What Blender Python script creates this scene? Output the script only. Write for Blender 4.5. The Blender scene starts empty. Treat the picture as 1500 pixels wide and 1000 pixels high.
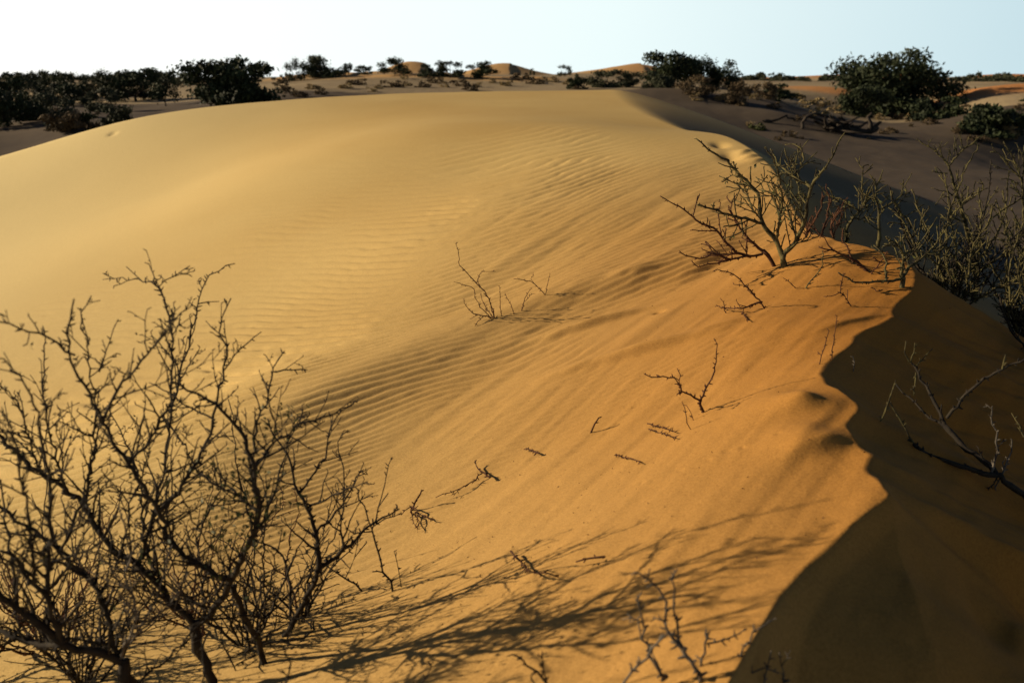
import bpy, math, random
import numpy as np
R = math.radians
scene = bpy.context.scene
COL = scene.collection

# ------------------------------------------------------------------ camera model
F_PX, PITCH, EYE = 1458.0, R(14.9), 1.6
CP, SP = math.cos(PITCH), math.sin(PITCH)
def ray(px, py):
    u = (px-750.0)/F_PX; v = (py-500.0)/F_PX
    return u, CP - v*SP, -SP - v*CP
def at(px, py, Y):
    """world point seen at photo position px,py at distance Y ahead"""
    dx, dy, dz = ray(px, py); t = Y/dy
    return np.array((dx*t, Y, EYE+dz*t))
def at_z(px, py, z):
    dx, dy, dz = ray(px, py); t = (z-EYE)/dz
    return (dx*t, dy*t, z)

# ------------------------------------------------------------------ numpy noise
_rng = np.random.RandomState(7)
_T = _rng.rand(256, 256)*2-1
def vnoise(x, y):
    xi = np.floor(x).astype(np.int64); yi = np.floor(y).astype(np.int64)
    fx = x-xi; fy = y-yi
    fx = fx*fx*fx*(fx*(fx*6-15)+10); fy = fy*fy*fy*(fy*(fy*6-15)+10)
    a = _T[xi & 255, yi & 255]; b = _T[(xi+1) & 255, yi & 255]
    c = _T[xi & 255, (yi+1) & 255]; d = _T[(xi+1) & 255, (yi+1) & 255]
    return (a*(1-fx)+b*fx)*(1-fy) + (c*(1-fx)+d*fx)*fy
def fbm(x, y, n=4):
    s = 0; a = 1.0; t = 0
    for k in range(n):
        s = s + a*vnoise(x*2**k+17.3*k, y*2**k+5.1*k); t += a; a *= .5
    return s/t
def sstep(a, b, x):
    t = np.clip((x-a)/(b-a), 0, 1); return t*t*(3-2*t)
def smax(a, b, k):
    return .5*(a+b+np.sqrt((a-b)**2+k*k))

# ------------------------------------------------------------------ thin plate surfaces
class TPS:
    def __init__(self, P, Z, lam=1e-3):
        P = np.array(P, float); Z = np.array(Z, float); n = len(P)
        self.P = P
        K = self.phi(P, P) + lam*np.eye(n)
        A = np.zeros((n+3, n+3)); A[:n, :n] = K
        A[:n, n] = 1; A[:n, n+1:] = P; A[n, :n] = 1; A[n+1:, :n] = P.T
        self.w = np.linalg.solve(A, np.concatenate([Z, [0, 0, 0]]))
    def phi(self, A, B):
        d2 = (A[:, None, 0]-B[None, :, 0])**2 + (A[:, None, 1]-B[None, :, 1])**2
        return .5*d2*np.log(d2+1e-9)
    def __call__(self, x, y):
        sh = np.shape(x); x = np.ravel(x); y = np.ravel(y)
        out = self.w[-3] + self.w[-2]*x + self.w[-1]*y
        for i, (a, b) in enumerate(self.P):
            d2 = (x-a)**2+(y-b)**2
            out = out + self.w[i]*.5*d2*np.log(d2+1e-9)
        return out.reshape(sh)

# windward flank: photo position + height of the sand there
W_PIX = [(315,1000,-.14),(0,1000,-.36),(600,1000,.06),(850,1000,.20),(1060,1000,.36),(0,800,-.50),(200,800,-.36),
         (430,600,-.16),(620,640,-.09),(700,500,.0),(850,470,.14),(1000,430,.29),
         (1000,350,.36),(600,800,-.06),(750,735,.04),(900,650,.15),(1000,590,.25),(1000,850,.30),(750,850,.12),(1130,600,.41),(1150,480,.42),
         (0,500,-.85),(200,600,-.48),(200,400,-.50),(430,430,-.24),(0,320,-.60),(250,280,-.10),(400,250,.36),(700,250,.52),(600,350,.15),
         (850,250,.62),(850,320,.40),(600,200,.80),(850,190,.92)]
CREST_PIX = [(1500,990),(1440,930),(1390,880),(1360,830),(1330,780),(1300,740),(1282,712),(1265,685),(1271,666),(1254,650),(1240,620),(1246,604),
             (1238,590),(1204,566),(1201,546),(1214,530),(1247,506),(1255,490),(1303,464),(1310,448),(1336,430)]
_cz = lambda py: .40 + .06*min(1, max(0, (900-py)/400))
crest = [(at_z(a, b, _cz(b))) for a, b in CREST_PIX]
crest = [(c[0], c[1], c[2]) for c in crest]
crest += [(2.32,5.75,.45), (2.10,6.6,.50), tuple(at(1160,290,8.2)), tuple(at(1122,238,10.4)), tuple(at(1066,205,12.8)), tuple(at(1000,189,15)), tuple(at(940,172,17.6)),
          tuple(at(910,150,20.5)), tuple(at(895,134,24)), (2.6,30,1.2)]
crest = np.array(crest)
cr_y = np.concatenate([[-8, 1.0], crest[:, 1], [60, 400]]); cr_x = np.concatenate([[1.6, 1.25], crest[:, 0], [6, 60]])
def _hermite(xs, ys, n=8):
    m = np.gradient(ys, xs); X = []; Y = []
    sl = np.diff(ys)/np.diff(xs)
    m[1:-1] = np.where(sl[1:]*sl[:-1] <= 0, 0, .5*(sl[1:]+sl[:-1]))
    for i in range(len(xs)-1):
        h = xs[i+1]-xs[i]
        for k in range(n):
            t = k/n
            X.append(xs[i]+t*h)
            Y.append((2*t**3-3*t*t+1)*ys[i]+(t**3-2*t*t+t)*h*m[i]+(-2*t**3+3*t*t)*ys[i+1]+(t**3-t*t)*h*m[i+1])
    return np.array(X+[xs[-1]]), np.array(Y+[ys[-1]])
cr_y, cr_x = _hermite(cr_y, cr_x)
_yy = np.linspace(1.9, 9, 700)
_jag = (.020*fbm(_yy*2.6, _yy*0+3, 3)+.012*np.abs(fbm(_yy*7, _yy*0+8, 3)))*sstep(1.9, 2.2, _yy)*(1-sstep(7.5, 9, _yy))
_xx = np.interp(_yy, cr_y, cr_x)+_jag
cr_x = np.concatenate([cr_x[cr_y < 1.9], _xx, cr_x[cr_y > 9]]); cr_y = np.concatenate([cr_y[cr_y < 1.9], _yy, cr_y[cr_y > 9]])
def crest_x(y):
    return np.interp(y, cr_y, cr_x)
STEP_PIX = [(1060,1000),(1085,960),(1112,910),(1140,860),(1180,820),(1245,775),(1303,741)]
stp = np.array([at_z(a, b, .40) for a, b in STEP_PIX])
def step_x(y):
    return np.interp(y, np.concatenate([[-8, .5], stp[:, 1]]), np.concatenate([[.2, .35], stp[:, 0]]))
SIL = [(-400,330,18),(0,232,19.5),(190,176,20.5),(400,149,22),(620,136,24),(900,131.5,24.5),(1000,152,23.5),(1060,170,22.5),(1130,213,21),(1250,245,19),(1500,300,17)]
sil_a = np.array([(s[0]-750)/F_PX/ray(s[0], s[1])[1] for s in SIL]); sil_y = np.array([s[2] for s in SIL], float)

P = []; Z = []
for a, b, z in W_PIX:
    q = at_z(a, b, z); P.append(q[:2]); Z.append(z)
for c in list(crest[::2])+[crest[-2]]:
    P.append(c[:2]); Z.append(c[2])
for a, b, y in SIL[:6]:
    q = at(a, b, y); P.append(q[:2]); Z.append(q[2])
for x, y, z in [(-8,4,-1.7),(-13,10,-1.9),(-5,1,-.8),(-3,-1,-.5),(0,0,.15),(1.4,0,.38),(-2,1.2,-.40),(-14,20,-.6)]:
    P.append((x, y)); Z.append(z)
WIND = TPS(P, Z, 2e-3)

# valley floor and the country beyond
def pol(x, y):
    r = np.sqrt(x*x+y*y)+1e-6
    return np.arctan2(x, y)*3, np.log(np.maximum(r, 2.0))
F_PIX = [(-100,205,30),(0,207,31),(110,190,31),(190,176,34),(200,160,42),(260,150,46),(340,152,40),(0,150,50),(100,140,55),(60,118,110),(230,122,90),(330,118,90),
         (420,142,42),(560,133,48),(720,131,50),(860,129,50),(420,120,66),(500,112,78),(610,108,84),(700,113,78),(800,111,95),(900,120,66),(960,132,48),
         (1050,144,44),(1130,150,44),(1100,180,38),(1200,184,40),(1300,195,40),(1130,222,31),(1300,232,32),(1500,212,41),(1420,222,37),(1500,262,30),
         (1220,172,46),(1320,168,57),(1100,124,80),(1200,120,100),(1230,142,64),(1150,135,62),(1390,166,50),(1445,142,56),(1500,137,60),(1440,122,90),(1500,180,42),(1380,180,44)]
P = []; Z = []
for a, b, y in F_PIX:
    q = at(a, b, y); P.append([float(v) for v in pol(q[0], q[1])]); Z.append(q[2])
for x, y, z in [(4,3,-1.0),(5,6,-1.1),(8,11,-1.05),(7,15,-1.0),(3,0,-1.0),(-9,3,-1.5),(-12,12,-1.3),(-2,-6,-1),(6,-4,-1),(60,20,-.6),(-60,20,-.8),(4,28,-.3),(-4,32,-.6),(-12,26,-1.0)]:
    P.append([float(v) for v in pol(x, y)]); Z.append(z)
for k in range(-7, 8):
    for r, z in ((160, .9), (400, .9), (1500, .2)):
        P.append([k*.22*3, math.log(r)]); Z.append(z)
FLOOR = TPS(P, Z, 1e-3)

# far dunes and low sand hills: photo x, distance, height, half width, half depth, lean
HILLS = [(603,150,2.6,5.5,9,.4),(640,165,1.4,6,9,0),(728,150,1.7,7,10,.3),(768,155,1.2,8,10,.0),(548,125,.9,4,6,0),(915,105,.9,6,7,.3),(945,110,1.1,4,7,0),
         (1455,57,.50,4.6,4.0,.4),(1500,64,.5,4,4,.2),(1225,66,.45,4,3,.3),(1275,230,1.5,16,12,0),(1468,260,1.2,12,12,0),(1130,240,.8,14,12,0),(480,66,.45,5,3,.4),(620,62,.35,6,2.5,.4),(760,60,.3,5,2.5,.3),
         (990,44,.30,3,1.6,.3),(1170,40,.22,2.6,1.2,.3),(1480,40,.12,2.5,1,.3)]

def pix_ground(px, py, guess):
    return None

S0X, S0Y = _hermite(np.array([-2, 1.2, 1.8, 1.95, 2.05, 2.15, 2.30, 2.45, 2.62, 2.76, 3.2]), np.array([.50, .50, .46, .34, .19, .085, .042, .034, .022, 0, 0]), 14)
RIPV = (math.cos(R(-34)), math.sin(R(-34)))
RIP = None; RDG = None; RELIEF = .070
MARKS = []       # (x, y, half width, height, angle) small drift ridges and dents, filled below
def height(x, y, detail=True):
    x = np.asarray(x, float); y = np.asarray(y, float)
    # dune
    yp = np.maximum(y, .6)
    a = x/yp
    ys = np.interp(a, sil_a, sil_y)
    yy = np.minimum(y, ys); xx = np.where(y > ys, x*ys/yp, x)
    cx = crest_x(yy)
    wx = np.minimum(xx, cx)
    yw = np.maximum(yy, -3)
    W = WIND(np.maximum(wx, -16), yw)
    dl = np.maximum(xx-cx, 0)
    far = sstep(9, 19, yy)
    slope = .56*(1-far) + .34*far
    soft = .015 + .9*sstep(14, 22, yy)
    if RDG is not None:
        dd = (x-np.interp(y, RDG[:, 1], RDG[:, 0]))*.80
        wv = sstep(2.2, 3.6, y)*(1-.75*sstep(6.5, 9.5, y))*(1-sstep(9.5, 12, y))
        W = W + RELIEF*wv*(np.exp(-(dd/np.where(dd < 0, .80, .42))**2)-.62*np.exp(-((dd-.85)/.50)**2))*sstep(0, .7, cx-x)
    lee = slope*(np.sqrt(dl*dl+soft*soft)-soft)
    sidew = sstep(0, .5, dl)
    r = np.maximum(y-ys, 0)
    dune = W - lee - .012*r - .035*r*r/(1+.12*r)
    if detail:
        n1 = fbm(x*.35+3, y*.35+9, 3)
        dune = dune + .015*n1*sstep(3, 12, y)*(1-sidew)
        # hummock held by the shrubs
        dune = dune + .07*np.exp(-(((x-1.95)/.55)**2+((y-6.0)/.8)**2))
        # long low undulations along the wind streaks
        p = x*RIPV[0]+y*RIPV[1]; q = -x*RIPV[1]+y*RIPV[0]
        und = fbm(p*1.5+4, q*.30+2, 3)
        near = 1-sstep(7, 12, y)
        dune = dune + (.028*und+.012*fbm(p*5+1, q*.6+8, 2)+.005*fbm(p*13+1, q*1.6+8, 2))*near*(1-sidew)*sstep(-1.4, .4, x)
        # the lee face: streaks running down the slope
        q2 = y*.92 - x*.40
        dune = dune + sidew*near*(.045*fbm(q2*3.2, x*.35, 3)+.022*np.abs(fbm(q2*8, x*.8+3, 2)))
        # hollow behind the near lip
        sx = step_x(y); d = x-sx
        s0 = np.interp(y, S0X, S0Y)
        g0 = 1-sstep(2.70, 2.80, y)
        dune = dune - (s0*sstep(0, .09, d) + (.315*np.clip(d, 0, .7))*(1+.35*fbm(x*4+2, y*4, 2)) + .006*fbm(x*9, y*5, 3)*sstep(.05, .2, d))*g0*np.where(xx > cx, 1.0, 1.0)
        # ripples
        warp = .30*fbm(x*.5+1, y*.5+7, 2)+.05*fbm(x*2.2, y*2.2, 2)
        lam = .138
        ph2 = (p+warp+.022*vnoise(q*1.1, p*5))/(.105)*2*math.pi
        w = .5+.5*fbm(p*1.1+31, q*.45+11, 3)
        if RIP is not None:
            m = (y > 3) & (y < 24) & (x < cx+.2) & (x > -7)
            xm = x[m]; ym = y[m]
            p0 = RIP(xm, ym); px_ = RIP(xm+.02, ym); py_ = RIP(xm, ym+.02)
            gr = np.sqrt((px_-p0)**2+(py_-p0)**2)/.02
            lamb = np.clip(1/np.maximum(gr, 1e-3), .06, .19)
            wob = .9*fbm(xm*.8+1, ym*.8+7, 2)+.25*fbm(xm*3.1, ym*3.1, 2)+.12*fbm(xm*7, ym*7, 2)
            phs = (p0+wob)*2*math.pi
            wav = np.sin(phs)+.30*np.sin(2*phs+.9)
            rx = np.interp(ym, RDG[:, 1], RDG[:, 0])   # ridge line
            d = xm-rx
            band = sstep(.0, .35, d)*(1-sstep(.75, 1.15, d))*sstep(3.3, 4.2, ym)*(1-sstep(9, 11, ym))
            fan = (1-sstep(-.55, .0, d))*sstep(-5.2, -2.0, d+.0*ym)*(1-sstep(12.5, 17, ym))
            pat = sstep(-.35, .35, fbm(xm*.6+31, ym*.35+11, 3))
            faint = 1-sstep(12, 18, ym)
            slo = (.36*band*(.45+.55*pat) + .58*fan*(.25+.75*pat) + .13*faint*sstep(-.3, .4, fbm(xm*1.3+4, ym*.9, 3)))
            slo = slo*sstep(0, .8, cx[m]-xm)*np.interp(ym, [4, 8, 11, 14], [1.1, .95, .42, .06])
            dune[m] = dune[m] + slo*lamb/(2*math.pi)*wav
        dune = dune + sidew*near*.0022*np.sin(ph2)
        # grain-scale unevenness
        dune = dune + .0016*fbm(x*14, y*14, 2)*(1-sstep(8, 12, y))
        for (mx, my, hw, hl, hh, ang) in MARKS:
            m = (np.abs(x-mx) < 3*(hl+hw)) & (np.abs(y-my) < 3*(hl+hw))
            if not m.any(): continue
            c, s = math.cos(ang), math.sin(ang)
            lx = (x[m]-mx)*c+(y[m]-my)*s; ly = -(x[m]-mx)*s+(y[m]-my)*c
            sh = np.exp(-(lx/hl)**2)
            if hh > 0:   # drift ridge, steep on the shaded side
                g = np.where(ly > 0, np.exp(-(ly/(hw*1.6))**2), np.exp(-(ly/(hw*.45))**2))
            else:
                g = np.exp(-(ly/hw)**2)
            dune[m] += hh*sh*g
    # floor
    pa, pr = pol(x, y)
    Fl = FLOOR(pa, pr)
    rr = np.sqrt(x*x+y*y)
    if detail:
        Fl = Fl + .10*fbm(x*.16, y*.16, 4)*sstep(15, 40, rr) + .5*fbm(x*.02+5, y*.02, 3)*sstep(90, 250, rr) + .02*fbm(x*1.3, y*1.3, 3)*(1-sstep(40, 90, rr))
    hill = np.zeros_like(Fl)
    for (px, Y, hh, hw, hd, lean) in HILLS:
        hx = (px-750)/F_PX/1.03*Y
        lx = (x-hx)/hw; ly = (y-Y)/hd
        rad = np.sqrt(lx*lx+ly*ly)
        k = np.where(lx > lean, 1+1.2*lean, 1.0)
        e_ = np.exp(-(rad*k)**2*1.1); Fl = Fl + hh*e_; hill = np.maximum(hill, e_)
    out = smax(dune, Fl, .10)
    if detail == 'flat_shade': return np.where(rr > 45, 1.0, np.maximum(sstep(-.45, .05, Fl-dune)*sstep(4.5, 8, y), .8*sidew*sstep(6, 12, y)*(1-sstep(17, 22, yy)*.5)))  # grey flat sand, plus painted-in shade over the valley and far lee
    if detail == 'hill': return sstep(.12, .55, hill+.25*fbm(x*.15+7, y*.15, 3))
    return np.where(rr > 45, Fl, out)

def hz(x, y):
    return float(height(np.array([x]), np.array([y]))[0])
def hit(px, py, t0=1.2, t1=70, n=1400):
    dx, dy, dz = ray(px, py)
    t = t0*(t1/t0)**(np.arange(n)/(n-1.0))
    X = dx*t; Y = dy*t; Zr = EYE+dz*t
    H = height(X, Y)
    k = np.argmax(Zr < H)
    if k == 0: k = n-1
    a = (Zr[k-1]-H[k-1]); b = (H[k]-Zr[k]); f = a/(a+b+1e-9)
    tt = t[k-1]+(t[k]-t[k-1])*f
    return np.array((dx*tt, dy*tt, EYE+dz*tt))

RDG = np.array(sorted([tuple(hit(a, b)[1::-1]) for a, b in [(300,660),(430,592),(560,535),(700,478),(850,428),(950,392),(1010,350)]]))[:, ::-1]
_m = []
def mark_pix(px0, py0, px1, py1, hw, hh):
    a = hit(px0, py0); b = hit(px1, py1); L = math.hypot(b[0]-a[0], b[1]-a[1])
    _m.append(((a[0]+b[0])/2, (a[1]+b[1])/2, hw, L/2, hh, math.atan2(b[1]-a[1], b[0]-a[0])))
# small drift ridges that throw dark streaks
mark_pix(790,500,940,456,.075,.050)
mark_pix(850,540,1030,490,.075,.052)
mark_pix(1010,494,1120,460,.06,.014)
mark_pix(900,402,960,390,.06,.02)
mark_pix(790,560,880,530,.05,.014)
mark_pix(1150,600,1200,588,.06,.022)
mark_pix(1150,668,1240,642,.105,.042)
mark_pix(1125,612,1210,588,.12,.030)
mark_pix(1200,484,1290,462,.05,.014)
# footprints and dents
for a, b, c, d, w, h in [(1052,208,1058,216,.09,-.045),(1068,222,1074,236,.10,-.05),(1090,232,1110,228,.10,.03),(1098,240,1120,234,.10,.03),(960,459,972,454,.03,-.03),(162,196,168,196,.10,-.05),(1080,226,1100,220,.10,.03)]:
    mark_pix(a, b, c, d, w, h)
def track(pts, step=.045, r=.011, dep=-.0042):
    rt_ = random.Random(int(pts[0][0]))
    Q = [hit(*p)[:2] for p in pts]; k = 0
    for a, b in zip(Q[:-1], Q[1:]):
        L = np.linalg.norm(b-a); n = max(1, int(L/step)); u = (b-a)/L
        for i in range(n):
            p = a+u*(i+.5)*step+np.array((-u[1], u[0]))*(.012 if k % 2 else -.012); k += 1
            if rt_.random() < .22: continue
            p = p+np.array((rt_.gauss(0, .006), rt_.gauss(0, .006)))
            _m.append((p[0], p[1], r*rt_.uniform(.7, 1.2), r*rt_.uniform(.8, 1.6), dep*rt_.uniform(.4, 1.3), math.atan2(u[1], u[0])))
track([(800,745),(860,738),(930,712),(990,690),(1060,665),(1110,648),(1150,638)])
track([(880,640),(915,600),(940,583),(975,572),(1010,560)], .05)
track([(1060,585),(1120,562),(1190,548)], .05)
track([(1000,440),(1040,430),(1090,418)], .06)
MARKS = _m
# ripple crests followed across the photo: every point of a line carries the same phase
RL = [(0, [(637,267),(717,257),(783,237),(867,217)]), (7, [(583,323),(667,313),(750,297),(833,273),(917,243)]),
      (14, [(533,383),(617,377),(700,360),(783,337),(867,303)]), (19, [(483,427),(567,423),(650,407),(733,383),(817,353),(900,310)]),
      (25, [(500,473),(583,463),(657,443),(760,410)]), (28.5, [(450,507),(550,493),(620,478),(720,446)]),
      (39.5, [(400,620),(520,576),(640,532),(740,512),(820,476),(920,440)]), (47, [(440,676),(540,640),(620,604),(688,584),(760,568),(800,552),(872,516)]),
      (-7, [(600,222),(700,208),(800,184),(870,172)]), (-14, [(560,180),(700,170),(800,155)]), (7, [(380,330)]), (14, [(330,392)]), (21, [(300,450)]), (28, [(300,515)]),
      (59, [(600,700),(740,650),(880,600)])]
_p = []; _z = []
for k, l in RL:
    for a, b in l:
        q = hit(a, b); _p.append(q[:2]); _z.append(float(k))
_rip = TPS(_p, _z, .15)
RIP = _rip

def link(name, me, mat=None, parent=None):
    o = bpy.data.objects.new(name, me); COL.objects.link(o)
    if mat: me.materials.append(mat)
    if parent: o.parent = parent
    return o
def np_mesh(name, V, Fq, smooth=True):
    V = np.asarray(V, np.float32); Fq = np.asarray(Fq, np.int32); k = Fq.shape[1]
    me = bpy.data.meshes.new(name)
    me.vertices.add(len(V)); me.vertices.foreach_set('co', V.ravel())
    me.loops.add(Fq.size); me.loops.foreach_set('vertex_index', Fq.ravel())
    me.polygons.add(len(Fq)); me.polygons.foreach_set('loop_start', np.arange(0, Fq.size, k, dtype=np.int32))
    me.polygons.foreach_set('use_smooth', np.full(len(Fq), smooth))
    me.update(calc_edges=True)
    return me

# ------------------------------------------------------------------ materials
def new_mat(name):
    m = bpy.data.materials.new(name); m.use_nodes = True
    nt = m.node_tree; b = nt.nodes['Principled BSDF']
    return m, nt, b
def N(nt, t, **k):
    n = nt.nodes.new(t)
    for a, v in k.items(): setattr(n, a, v)
    return n
def ramp(nt, fac, stops):
    r = N(nt, 'ShaderNodeValToRGB'); nt.links.new(fac, r.inputs[0])
    e = r.color_ramp.elements
    while len(e) < len(stops): e.new(.5)
    for el, (p, c) in zip(e, stops): el.position = p; el.color = (*c, 1)
    return r.outputs[0]
def noise(nt, vec, scale, detail=3, rough=.5):
    n = N(nt, 'ShaderNodeTexNoise'); n.inputs['Scale'].default_value = scale; n.inputs['Detail'].default_value = detail
    n.inputs['Roughness'].default_value = rough; nt.links.new(vec, n.inputs['Vector']); return n.outputs['Fac']
def mixc(nt, fac, a, b, mode='MIX'):
    m = N(nt, 'ShaderNodeMix', data_type='RGBA', blend_type=mode)
    if isinstance(fac, float): m.inputs[0].default_value = fac
    else: nt.links.new(fac, m.inputs[0])
    for s, v in ((6, a), (7, b)):
        if isinstance(v, tuple): m.inputs[s].default_value = (*v, 1)
        else: nt.links.new(v, m.inputs[s])
    return m.outputs[2]

def sand_material(name, far=False):
    m, nt, b = new_mat(name)
    geo = N(nt, 'ShaderNodeNewGeometry').outputs['Position']
    big = noise(nt, geo, .35 if not far else .05, 4)
    c = ramp(nt, big, [(.30, (.57,.415,.160)), (.70, (.51,.350,.122))]) if not far else ramp(nt, big, [(.30, (.17,.135,.085)), (.50, (.28,.22,.13)), (.70, (.44,.34,.19))])
    if not far:
        # redder sand by the crest on the right
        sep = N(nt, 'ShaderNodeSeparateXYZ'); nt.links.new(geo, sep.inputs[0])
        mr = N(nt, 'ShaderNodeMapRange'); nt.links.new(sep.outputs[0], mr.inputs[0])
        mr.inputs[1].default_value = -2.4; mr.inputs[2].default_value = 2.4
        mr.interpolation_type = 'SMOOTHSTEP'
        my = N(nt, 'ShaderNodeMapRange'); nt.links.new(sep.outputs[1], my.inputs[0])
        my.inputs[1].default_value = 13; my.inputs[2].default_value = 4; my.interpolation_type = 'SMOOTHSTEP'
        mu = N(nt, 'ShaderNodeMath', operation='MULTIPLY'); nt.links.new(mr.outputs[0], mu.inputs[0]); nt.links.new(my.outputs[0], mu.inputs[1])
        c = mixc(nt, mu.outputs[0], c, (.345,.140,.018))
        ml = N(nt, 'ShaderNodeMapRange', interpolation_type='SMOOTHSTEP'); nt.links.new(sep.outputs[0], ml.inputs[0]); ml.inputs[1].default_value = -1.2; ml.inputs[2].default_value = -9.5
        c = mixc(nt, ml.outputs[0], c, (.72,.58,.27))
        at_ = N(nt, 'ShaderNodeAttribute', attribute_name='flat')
        c = mixc(nt, at_.outputs['Fac'], c, ramp(nt, noise(nt, geo, .25, 5, .6), [(.3, (.075,.060,.045)), (.7, (.12,.093,.062))]))  # grey sand mix, darkened so its colour stands in for valley and lee shade
    if far:
        at_ = N(nt, 'ShaderNodeAttribute', attribute_name='hill')
        sx_ = N(nt, 'ShaderNodeSeparateXYZ'); nt.links.new(geo, sx_.inputs[0])
        mx_ = N(nt, 'ShaderNodeMapRange'); nt.links.new(sx_.outputs[0], mx_.inputs[0]); mx_.inputs[1].default_value = 8; mx_.inputs[2].default_value = 24
        c = mixc(nt, at_.outputs['Fac'], c, mixc(nt, mx_.outputs[0], (.50,.31,.13), (.46,.205,.065)))
    g = noise(nt, geo, 260 if not far else 8, 2, .7)
    g = ramp(nt, g, [(.25, (.70,.68,.66)), (.5, (1,1,1)), (.8, (1.25,1.27,1.3))])
    c = mixc(nt, .75, c, g, 'MULTIPLY')
    if not far:
        g2 = ramp(nt, noise(nt, geo, 95, 2, .8), [(.30, (.84,.83,.82)), (.5, (1,1,1)), (.72, (1.13,1.14,1.15))])
        c = mixc(nt, .9, c, g2, 'MULTIPLY')
    nt.links.new(c, b.inputs['Base Color'])
    b.inputs['Roughness'].default_value = .95; b.inputs['Specular IOR Level'].default_value = .12
    bn = noise(nt, geo, 420 if not far else 6, 2, .8); bn2 = noise(nt, geo, 60 if not far else 1.5, 3, .6)
    bp = N(nt, 'ShaderNodeBump'); bp.inputs['Strength'].default_value = .35; bp.inputs['Distance'].default_value = .0012 if not far else .05
    nt.links.new(bn, bp.inputs['Height'])
    bp2 = N(nt, 'ShaderNodeBump'); bp2.inputs['Strength'].default_value = .3; bp2.inputs['Distance'].default_value = .0055 if not far else .12
    nt.links.new(bn2, bp2.inputs['Height']); nt.links.new(bp.outputs[0], bp2.inputs['Normal'])
    nt.links.new(bp2.outputs[0], b.inputs['Normal'])
    return m
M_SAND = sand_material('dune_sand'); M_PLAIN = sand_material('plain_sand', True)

def simple(name, stops, scale, rough=.85, bump=0, bscale=80):
    m, nt, b = new_mat(name)
    tc = N(nt, 'ShaderNodeNewGeometry').outputs['Position']
    nt.links.new(ramp(nt, noise(nt, tc, scale, 3), stops), b.inputs['Base Color'])
    b.inputs['Roughness'].default_value = rough; b.inputs['Specular IOR Level'].default_value = .2
    if bump:
        bp = N(nt, 'ShaderNodeBump'); bp.inputs['Strength'].default_value = .6; bp.inputs['Distance'].default_value = bump
        nt.links.new(noise(nt, tc, bscale, 3), bp.inputs['Height']); nt.links.new(bp.outputs[0], b.inputs['Normal'])
    return m
M_BARK_D = simple('dark_bark', [(.35, (.016,.013,.010)), (.7, (.042,.034,.022))], 25, .9, .002)
M_BARK_O = simple('olive_bark', [(.38, (.022,.018,.009)), (.62, (.110,.094,.034))], 30, .85, .002)
M_BARK_R = simple('reddish_bark', [(.35, (.05,.02,.01)), (.7, (.10,.045,.02))], 25, .85, .002)
M_BARK_G = simple('grey_bark', [(.35, (.045,.038,.028)), (.7, (.15,.13,.10))], 22, .85, .002)
M_LEAF = simple('small_leaves', [(.35, (.030,.040,.010)), (.7, (.085,.090,.022))], 30, .6)
M_CROWN = simple('acacia_leaves', [(.35, (.013,.020,.009)), (.7, (.038,.050,.018))], 1.2, .7)
M_CROWN2 = simple('grey_green_leaves', [(.35, (.035,.042,.022)), (.7, (.075,.078,.042))], 1.2, .75)
M_BROWN = simple('dry_brush', [(.35, (.06,.042,.022)), (.7, (.13,.095,.05))], 2.0, .85)
M_GRASS = simple('dry_grass', [(.35, (.18,.13,.06)), (.7, (.32,.25,.12))], 3, .85)
M_TRUNK = simple('trunk_bark', [(.35, (.03,.024,.018)), (.7, (.06,.048,.035))], 4, .9)

# ------------------------------------------------------------------ ground
def build_ground():
    ys = [-7.0]
    while ys[-1] < 1.2: ys.append(ys[-1] + (.35 if ys[-1] < -1 else .05))
    y = ys[-1]
    while y < 46:
        y *= 1.0029 if y < 18 else 1.0045; ys.append(y)
    nsplit = len(ys)-1
    while y < 2600:
        y *= 1.009 if y < 320 else 1.05; ys.append(y)
    ys = np.array(ys)
    neg = -np.concatenate([np.linspace(0, .86, 520), .86+np.cumsum(.004*1.10**np.arange(52))])[1:][::-1]
    posn = np.concatenate([np.linspace(0, .62, 330), .62+np.cumsum(.004*1.10**np.arange(52))])
    sig = np.concatenate([neg, posn])
    g = np.sqrt(ys*ys+2.0)
    Y, S = np.meshgrid(ys, sig, indexing='ij')
    cxs = crest_x(ys)
    X = cxs[:, None] + S*g[:, None]
    Z = height(X.ravel(), Y.ravel()).reshape(X.shape)
    V = np.stack([X, Y, Z], -1)
    A = height(X.ravel(), Y.ravel(), 'flat_shade').reshape(X.shape)
    nc = len(sig)
    def grid(v):
        r, c = v.shape[0], v.shape[1]
        i = np.arange(r*c).reshape(r, c)
        return np.stack([i[:-1, :-1], i[:-1, 1:], i[1:, 1:], i[1:, :-1]], -1).reshape(-1, 4)
    a = V[:nsplit+1]; b = V[nsplit:]
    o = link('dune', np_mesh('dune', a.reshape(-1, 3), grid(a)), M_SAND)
    at_ = o.data.attributes.new('flat', 'FLOAT', 'POINT'); at_.data.foreach_set('value', A[:nsplit+1].ravel().astype(np.float32))  # weight of the grey sand and its painted shade, lee face included
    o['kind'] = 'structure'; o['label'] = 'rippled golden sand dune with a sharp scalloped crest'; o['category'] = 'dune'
    o = link('desert_plain', np_mesh('desert_plain', b.reshape(-1, 3), grid(b)), M_PLAIN)
    H_ = height(b[..., 0].ravel(), b[..., 1].ravel(), 'hill').astype(np.float32)
    at_ = o.data.attributes.new('hill', 'FLOAT', 'POINT'); at_.data.foreach_set('value', H_)
    o['kind'] = 'structure'; o['label'] = 'scrubby sand plain and low orange dunes reaching the horizon'; o['category'] = 'plain'
build_ground()
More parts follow.
